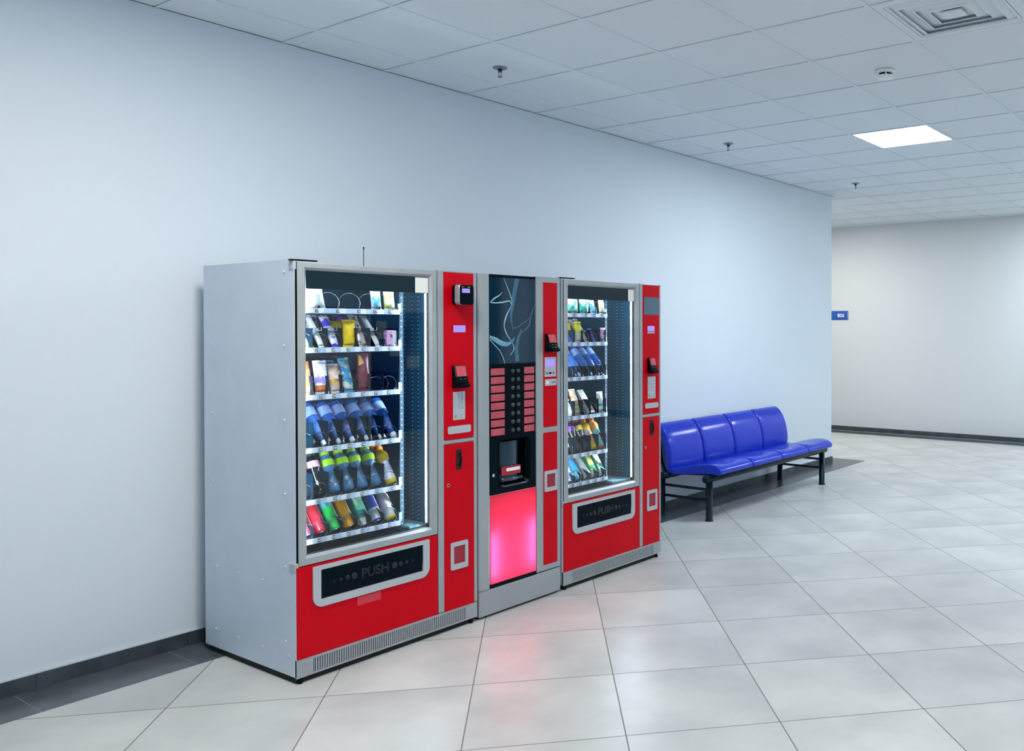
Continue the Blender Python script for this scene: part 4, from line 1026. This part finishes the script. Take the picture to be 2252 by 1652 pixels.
# --- fourth shelf: water
wb = water_bottle()
wx = [-0.330, -0.262, -0.188, -0.122, -0.046, 0.028, 0.094]
names = ['at the left edge', 'second from the left', 'third from the left', 'fourth from the left', 'fifth from the left', 'sixth from the left', 'at the right end']
k = 0
for row, y in ((0, -0.806), (1, -0.728)):
    for i, x in enumerate(wx):
        if (i == 0 and row == 0) or (i == 6 and row == 1): continue
        o = wb if k == 0 else copy_tree(wb); k += 1
        x -= 0.012 if row == 0 else 0.02
        put(o, x, 3, 44, 'upturned blue water bottle %s, %s row, near machine' % (names[i], 'front' if row == 0 else 'second'), 'water bottle', 'blue water bottles in the near machine', y=y)
# --- fifth shelf: soft drinks
put(soda_bottle('soda_bottle', DARKP, PINKL, NAVYC), -0.350, 4, 26, 'dark cola bottle cut off by the frame on the fifth shelf, near machine', 'soda bottle')
put(soda_bottle('soda_bottle', DARKP, PINKL, NAVYC), -0.290, 4, 26, 'dark cola bottle with pink label in the slot marked 53, near machine', 'soda bottle')
sb = soda_bottle('soda_bottle', CLEARP, LIMEW, LIME)
for k, (x, lb) in enumerate(((-0.213, 'first from the left'), (-0.143, 'second from the left'), (-0.078, 'third from the left'), (-0.004, 'fourth from the left'))):
    o = sb if k == 0 else copy_tree(sb)
    put(o, x, 4, 29, 'clear bottle with lime green label and cap, %s of four, near machine' % lb, 'soda bottle', 'lime labelled bottles on the fifth shelf')
    if k: o.rotation_euler = (o.rotation_euler[0], 0, 0)
YEL = pet('yellow_juice', (0.92, 0.60, 0.0), 0.0, 0.03); ORJ = pet('orange_juice', (0.90, 0.35, 0.06), 0.0, 0.03)
put(juice_bottle('juice_bottle', YEL, pack_mat('juice_label_white', (0.45, 0.55, 0.85), (0.72, 0.76, 0.90), (0.80, 0.82, 0.90), 0.5, (0.02, 0.06), 30), ORCAP), 0.078, 4, 34, 'yellow juice bottle with orange cap in the slot marked 58, near machine', 'juice bottle', y=-0.79)
put(juice_bottle('juice_bottle', mat('dark_orange_juice', (0.40, 0.08, 0.03), 0.1), PINKL, ORCAP), 0.072, 4, 28, 'dark orange juice bottle behind the yellow one on the near machine fifth shelf', 'juice bottle', y=-0.72)
# --- sixth shelf: cans
CR = pack_mat('can_red', (0.72, 0.03, 0.06), (0.85, 0.40, 0.50), None, 0.66, None, 16, 0.22, 0.3)
put(can('drink_can', CR), -0.345, 5, 40, 'red drink can at the left edge of the lowest shelf, near machine', 'drink can')
put(can('drink_can', CR), -0.283, 5, 40, 'red drink can in the slot marked 63, near machine', 'drink can')
put(can('drink_can', pack_mat('can_green', (0.02, 0.65, 0.12), (0.05, 0.60, 0.45), (0.12, 0.60, 0.65), 0.6, (0.115, 0.15), 16, 0.22, 0.3)), -0.213, 5, 40, 'bright green drink can in the slot marked 64, near machine', 'drink can')
put(can('drink_can', pack_mat('can_orange', (0.88, 0.36, 0.01), (0.88, 0.44, 0.03), None, 0.6, None, 16, 0.22, 0.3)), -0.143, 5, 40, 'orange drink can in the slot marked 65, near machine', 'drink can')
TEALG = mat('teal_green_card', (0.01, 0.35, 0.26), 0.35)
put(carton('tea_carton', TEALG, 0.052, 0.16, 0.045, pack_mat('tea_print', (0.20, 0.62, 0.40), (0.62, 0.80, 0.60), None, 0.55, None, 26), mat('white_shoulder', (0.82, 0.80, 0.84), 0.4)), -0.072, 5, 36, 'teal green drink carton in the slot marked 66, near machine', 'drink carton')
put(can('drink_can', pack_mat('can_navy', (0.015, 0.06, 0.40), (0.02, 0.08, 0.50), (0.75, 0.76, 0.82), 0.5, (0.012, 0.07), 16, 0.22, 0.2)), 0.004, 5, 40, 'navy blue drink can with white foot in the slot marked 67, near machine', 'drink can')
YF = pack_mat('yogurt_white', (0.80, 0.74, 0.80), (0.85, 0.83, 0.86), (0.80, 0.72, 0.02), 0.6, (0.0, 0.012), 20)
put(bottle('yogurt_bottle', [(0.012, 0.0), (0.022, 0.0), (0.029, 0.006), (0.031, 0.03), (0.029, 0.08), (0.028, 0.13), (0.020, 0.155), (0.014, 0.165), (0.014, 0.18)], YF), 0.080, 5, 40, 'white yogurt drink bottle with yellow foot at the right of the lowest shelf, near machine', 'yogurt bottle')

# --- far machine
put(bag('snack_bag', 0.100, 0.120, 0.045, m_greenpop), 1.325, 0, 6, 'teal popcorn bag at the left of the far machine top shelf', 'snack bag')
put(bag('snack_bag', 0.085, 0.115, 0.040, m_greenpop), 1.425, 0, 6, 'teal popcorn bag in the middle of the far machine top shelf', 'snack bag', roll=5)
put(bag('snack_bag', 0.045, 0.085, 0.025, m_fishblue), 1.508, 0, 12, 'narrow aqua and pink pouch on the far machine top shelf', 'snack bag')
put(bag('snack_bag', 0.052, 0.100, 0.028, m_peach), 1.590, 0, 8, 'peach coloured pouch at the right end of the far machine top shelf', 'snack bag')
put(bar(m_violet, 0.046, 0.12, 0.026), 1.300, 1, 34, 'violet bar at the left of the second shelf, far machine', 'snack bar')
put(bag('snack_bag', 0.060, 0.125, 0.034, m_yelwhite), 1.378, 1, 6, 'yellow and white bag on the second shelf, far machine', 'snack bag')
put(bag('snack_bag', 0.062, 0.120, 0.034, m_yellow), 1.375, 1, 12, 'yellow bag behind the yellow and white one, second shelf, far machine', 'snack bag', y=-0.715)
put(bag('snack_bag', 0.062, 0.150, 0.030, m_purple), 1.390, 1, 12, 'purple bag at the back of the second shelf, far machine', 'snack bag', y=-0.655)
put(bar(m_pinkbar, 0.040, 0.175, 0.024), 1.455, 1, 36, 'pink and white bar leaning on the second shelf, far machine', 'snack bar')
put(bar(m_cream, 0.040, 0.190, 0.020), 1.500, 1, 44, 'cream bar leaning far back beside the pink bar, second shelf, far machine', 'snack bar', y=-0.73)
put(bar(m_violet, 0.036, 0.10, 0.020), 1.530, 1, 34, 'short violet and white bar right of the pink one, second shelf, far machine', 'snack bar')
put(bag('snack_bag', 0.046, 0.088, 0.024, m_pinkbox), 1.598, 1, 3, 'small lilac pack at the right end of the second shelf, far machine', 'snack bag')
for k, x in enumerate((1.337, 1.397, 1.480, 1.545, 1.612)):
    put(copy_tree(wb), x - 0.01, 2, 45, 'upturned blue water bottle %s on the third shelf of the far machine' % ('nearest the hinge side', 'second from the left', 'in the middle', 'fourth from the left', 'at the right end')[k], 'water bottle', 'blue water bottles in the far machine', y=-0.806)
put(bag('snack_bag', 0.060, 0.11, 0.034, m_tripack), 1.318, 3, 30, 'white printed pack at the left of the fourth shelf, far machine', 'snack bag')
put(bag('snack_bag', 0.056, 0.165, 0.032, m_orgreen), 1.378, 3, 22, 'orange and green pouch on the fourth shelf, far machine', 'snack bag')
wd = MB().prism_x([(-0.02, 0.0), (0.022, 0.0), (0.012, 0.165), (0.002, 0.165)], -0.026, 0.026, m_wedge).build('sandwich_pack')
MB().disc_y(0.010, 0.020, 0.008, -0.021, -0.0185, mat('red_seal', (0.8, 0.08, 0.15), 0.4)).build('red_seal', wd)
put(wd, 1.480, 3, 30, 'pale grey wedge pack with a small red seal on the fourth shelf, far machine', 'snack pack')
put(bag('snack_bag', 0.056, 0.130, 0.034, m_tealband), 1.570, 3, 3, 'white sachet with a teal band at the right of the fourth shelf, far machine', 'snack bag')
DK2 = pet('smoky_cola', (0.01, 0.02, 0.05), 0.0, 0.5)
put(soda_bottle('soda_bottle', DARKP, pack_mat('green_pink_label', (0.30, 0.70, 0.40), (0.85, 0.20, 0.30), None, 0.6, None, 30), NAVYC), 1.318, 4, 28, 'dark soda bottle with green and pink label, leftmost on the far machine fifth shelf', 'soda bottle')
put(soda_bottle('soda_bottle', mat('brown_cola', (0.05, 0.03, 0.03), 0.1), mat('purple_label', (0.28, 0.06, 0.55), 0.35), mat('purple_cap', (0.10, 0.04, 0.45), 0.35)), 1.378, 4, 28, 'dark soda bottle with purple label, second from the left on the far machine fifth shelf', 'soda bottle')
put(soda_bottle('soda_bottle', DK2, mat('amber_label', (0.80, 0.50, 0.05), 0.35), ORCAP), 1.447, 4, 28, 'dark bottle with amber label in the middle of the far machine fifth shelf', 'soda bottle')
put(juice_bottle('juice_bottle', YEL, pack_mat('juice_peach', (0.85, 0.35, 0.12), (0.75, 0.60, 0.75), None, 0.5, None, 30), ORCAP, (0.05, 0.12)), 1.515, 4, 28, 'yellow juice bottle with orange cap on the far machine fifth shelf', 'juice bottle')
put(juice_bottle('juice_bottle', ORJ, pack_mat('juice_teal', (0.10, 0.60, 0.62), (0.30, 0.75, 0.75), None, 0.5, None, 30), ORCAP, (0.015, 0.12)), 1.592, 4, 28, 'orange juice bottle with teal label at the right of the far machine fifth shelf', 'juice bottle')
put(can('drink_can', pack_mat('can_white_navy', (0.02, 0.05, 0.25), (0.80, 0.80, 0.84), None, 0.5, None, 26, 0.22)), 1.322, 5, 40, 'navy and white drink can at the left of the far machine lowest shelf', 'drink can')
put(can('drink_can', pack_mat('can_blue_green', (0.05, 0.40, 0.85), (0.15, 0.60, 0.20), (0.15, 0.55, 0.85), 0.54, (0.0, 0.05), 22, 0.22)), 1.390, 5, 40, 'sky blue and green drink can on the far machine lowest shelf', 'drink can')
put(bottle('yogurt_bottle', [(0.012, 0.0), (0.022, 0.0), (0.027, 0.006), (0.028, 0.03), (0.026, 0.08), (0.027, 0.13), (0.020, 0.150), (0.014, 0.160)], m_whiteplain), 1.468, 5, 40, 'plain white yogurt bottle on the far machine lowest shelf', 'yogurt bottle')
WS = mat('white_shoulder', (0.82, 0.80, 0.84), 0.4)
put(carton('tea_carton', mat('bright_green_card', (0.03, 0.55, 0.12), 0.35), 0.052, 0.165, 0.045, pack_mat('lemon_print', (0.75, 0.75, 0.05), (0.50, 0.75, 0.20), None, 0.55, None, 26), WS), 1.520, 5, 32, 'green and yellow drink carton on the far machine lowest shelf', 'drink carton')
put(carton('tea_carton', mat('mint_card', (0.08, 0.55, 0.35), 0.35), 0.050, 0.165, 0.045, pack_mat('mint_print', (0.70, 0.82, 0.75), (0.20, 0.62, 0.40), None, 0.55, None, 26), WS), 1.592, 5, 34, 'mint green and white drink carton at the right of the far machine lowest shelf', 'drink carton')

# ---------------------------------------------------------------- bench
BLUE = mat('royal_blue_plastic', (0.007, 0.032, 0.50), 0.2, spec=0.32)
LEGM = mat('black_bench_steel', (0.002, 0.010, 0.016), 0.3, spec=0.2)
bx0, bp = 3.115, 0.4875
bench = empty('waiting_bench', (4.09, -0.35, 0), 'row of four joined royal blue plastic seats on a black steel frame against the wall', 'bench')
ob = (-4.09, 0.35, 0)
def smooth_closed(P, sub=5):
    n = len(P); out = []
    for i in range(n):
        p0, p1, p2, p3 = (Vector(P[(i + k) % n]) for k in (-1, 0, 1, 2))
        for k in range(sub):
            t = k / sub
            out.append(0.5 * ((2 * p1) + (p2 - p0) * t + (2 * p0 - 5 * p1 + 4 * p2 - p3) * t * t + (3 * p1 - p0 - 3 * p2 + p3) * t ** 3))
    return out
def cushion(prof, x0, x1, m, rnd=0.022, dip=0.0, up=None):
    P = smooth_closed(prof); n = len(P)
    nor = []
    for i in range(n):
        d = (P[(i + 1) % n] - P[i - 1]).normalized(); nor.append(Vector((-d.y, d.x)))
    c = sum(P, Vector((0, 0))) / n
    if sum((P[i] - c).dot(nor[i]) for i in range(n)) > 0: nor = [-v for v in nor]   # now inward
    mb = MB(); rings = []
    K = 6; stations = []
    for k in range(K + 1): a = PI / 2 * k / K; stations.append((x0 + rnd * (1 - math.cos(PI / 2 - a)) if False else x0 + rnd * (1 - math.cos(a)) * 0 + rnd * math.sin(a) * 0, 0))
    stations = [(rnd * (1 - math.sin(PI / 2 * k / K)), rnd * (1 - math.cos(PI / 2 * k / K))) for k in range(K + 1)]   # (x offset, inset) from flush to end
    st = [(x0 + xo, ins) for xo, ins in reversed(stations)] + [(x0 + (x1 - x0) * t, 0) for t in (0.2, 0.35, 0.5, 0.65, 0.8)] + [(x1 - xo, ins) for xo, ins in stations]
    for x, ins in st:
        t = (x - x0) / (x1 - x0); dd = dip * math.sin(PI * t) ** 2
        ring = []
        for i in range(n):
            p = P[i] + nor[i] * ins
            z = p.y
            if up and dd: 
                wgt = up(p); z -= dd * wgt
            ring.append((x, p.x, z))
        rings.append(ring)
    mb.loft(rings, m); return mb
seat_prof = [(-0.140, 0.384), (-0.230, 0.374), (-0.310, 0.398), (-0.420, 0.425), (-0.520, 0.440), (-0.600, 0.436), (-0.650, 0.412), (-0.662, 0.380), (-0.635, 0.362), (-0.56, 0.360), (-0.42, 0.350), (-0.30, 0.336), (-0.205, 0.330), (-0.140, 0.345)]
back_prof = [(-0.030, 0.728), (-0.068, 0.715), (-0.115, 0.665), (-0.150, 0.595), (-0.172, 0.510), (-0.182, 0.430), (-0.176, 0.385), (-0.155, 0.372), (-0.130, 0.385), (-0.118, 0.450), (-0.098, 0.540), (-0.065, 0.640), (-0.022, 0.705)]
for k in range(4):
    a = bx0 + bp * k + 0.006; b_ = a + bp - 0.012
    s_ = cushion(seat_prof, a, b_, BLUE, 0.011, 0.016, lambda p: max(0.0, min(1.0, (p.y - 0.375) / 0.05)) * max(0.0, min(1.0, (p.x + 0.66) / 0.12))).build('seat', bench, ob)
    cushion(back_prof, a, b_, BLUE, 0.020).build('backrest', bench, ob)
for y, z, nm in ((-0.55, 0.330, 'front_beam'), (-0.13, 0.322, 'rear_beam')):
    MB().lathe([(0.010, 3.062), (0.028, 3.064), (0.030, 3.068), (0.030, 5.118), (0.028, 5.122), (0.010, 5.124)], LEGM, 20, mtx=Matrix(((0, 0, 1, 0), (0, 1, 0, y), (-1, 0, 0, z), (0, 0, 0, 1)))).build(nm, bench, ob)
for x in (3.122, 5.055):
    for y in (-0.55, -0.13 + 0.04):
        MB().lathe([(0.033, 0.0), (0.033, 0.006), (0.0275, 0.010), (0.0275, 0.318)], LEGM, 18, c=(x, y)).build('leg', bench, ob)
    for z in (0.243, 0.160):
        MB().tube([(x, -0.55, z), (x, -0.09, z)], 0.011, LEGM, 10).build('side_rail', bench, ob)
for k in range(5):
    x = bx0 + bp * k + (0.03 if k == 0 else -0.03 if k == 4 else 0)
    MB().prism_x([(-0.57, 0.352), (-0.10, 0.326), (-0.06, 0.42), (-0.045, 0.60), (-0.052, 0.60), (-0.075, 0.42), (-0.115, 0.345), (-0.57, 0.364)], x - 0.012, x + 0.012, LEGM).build('seat_bracket', bench, ob)
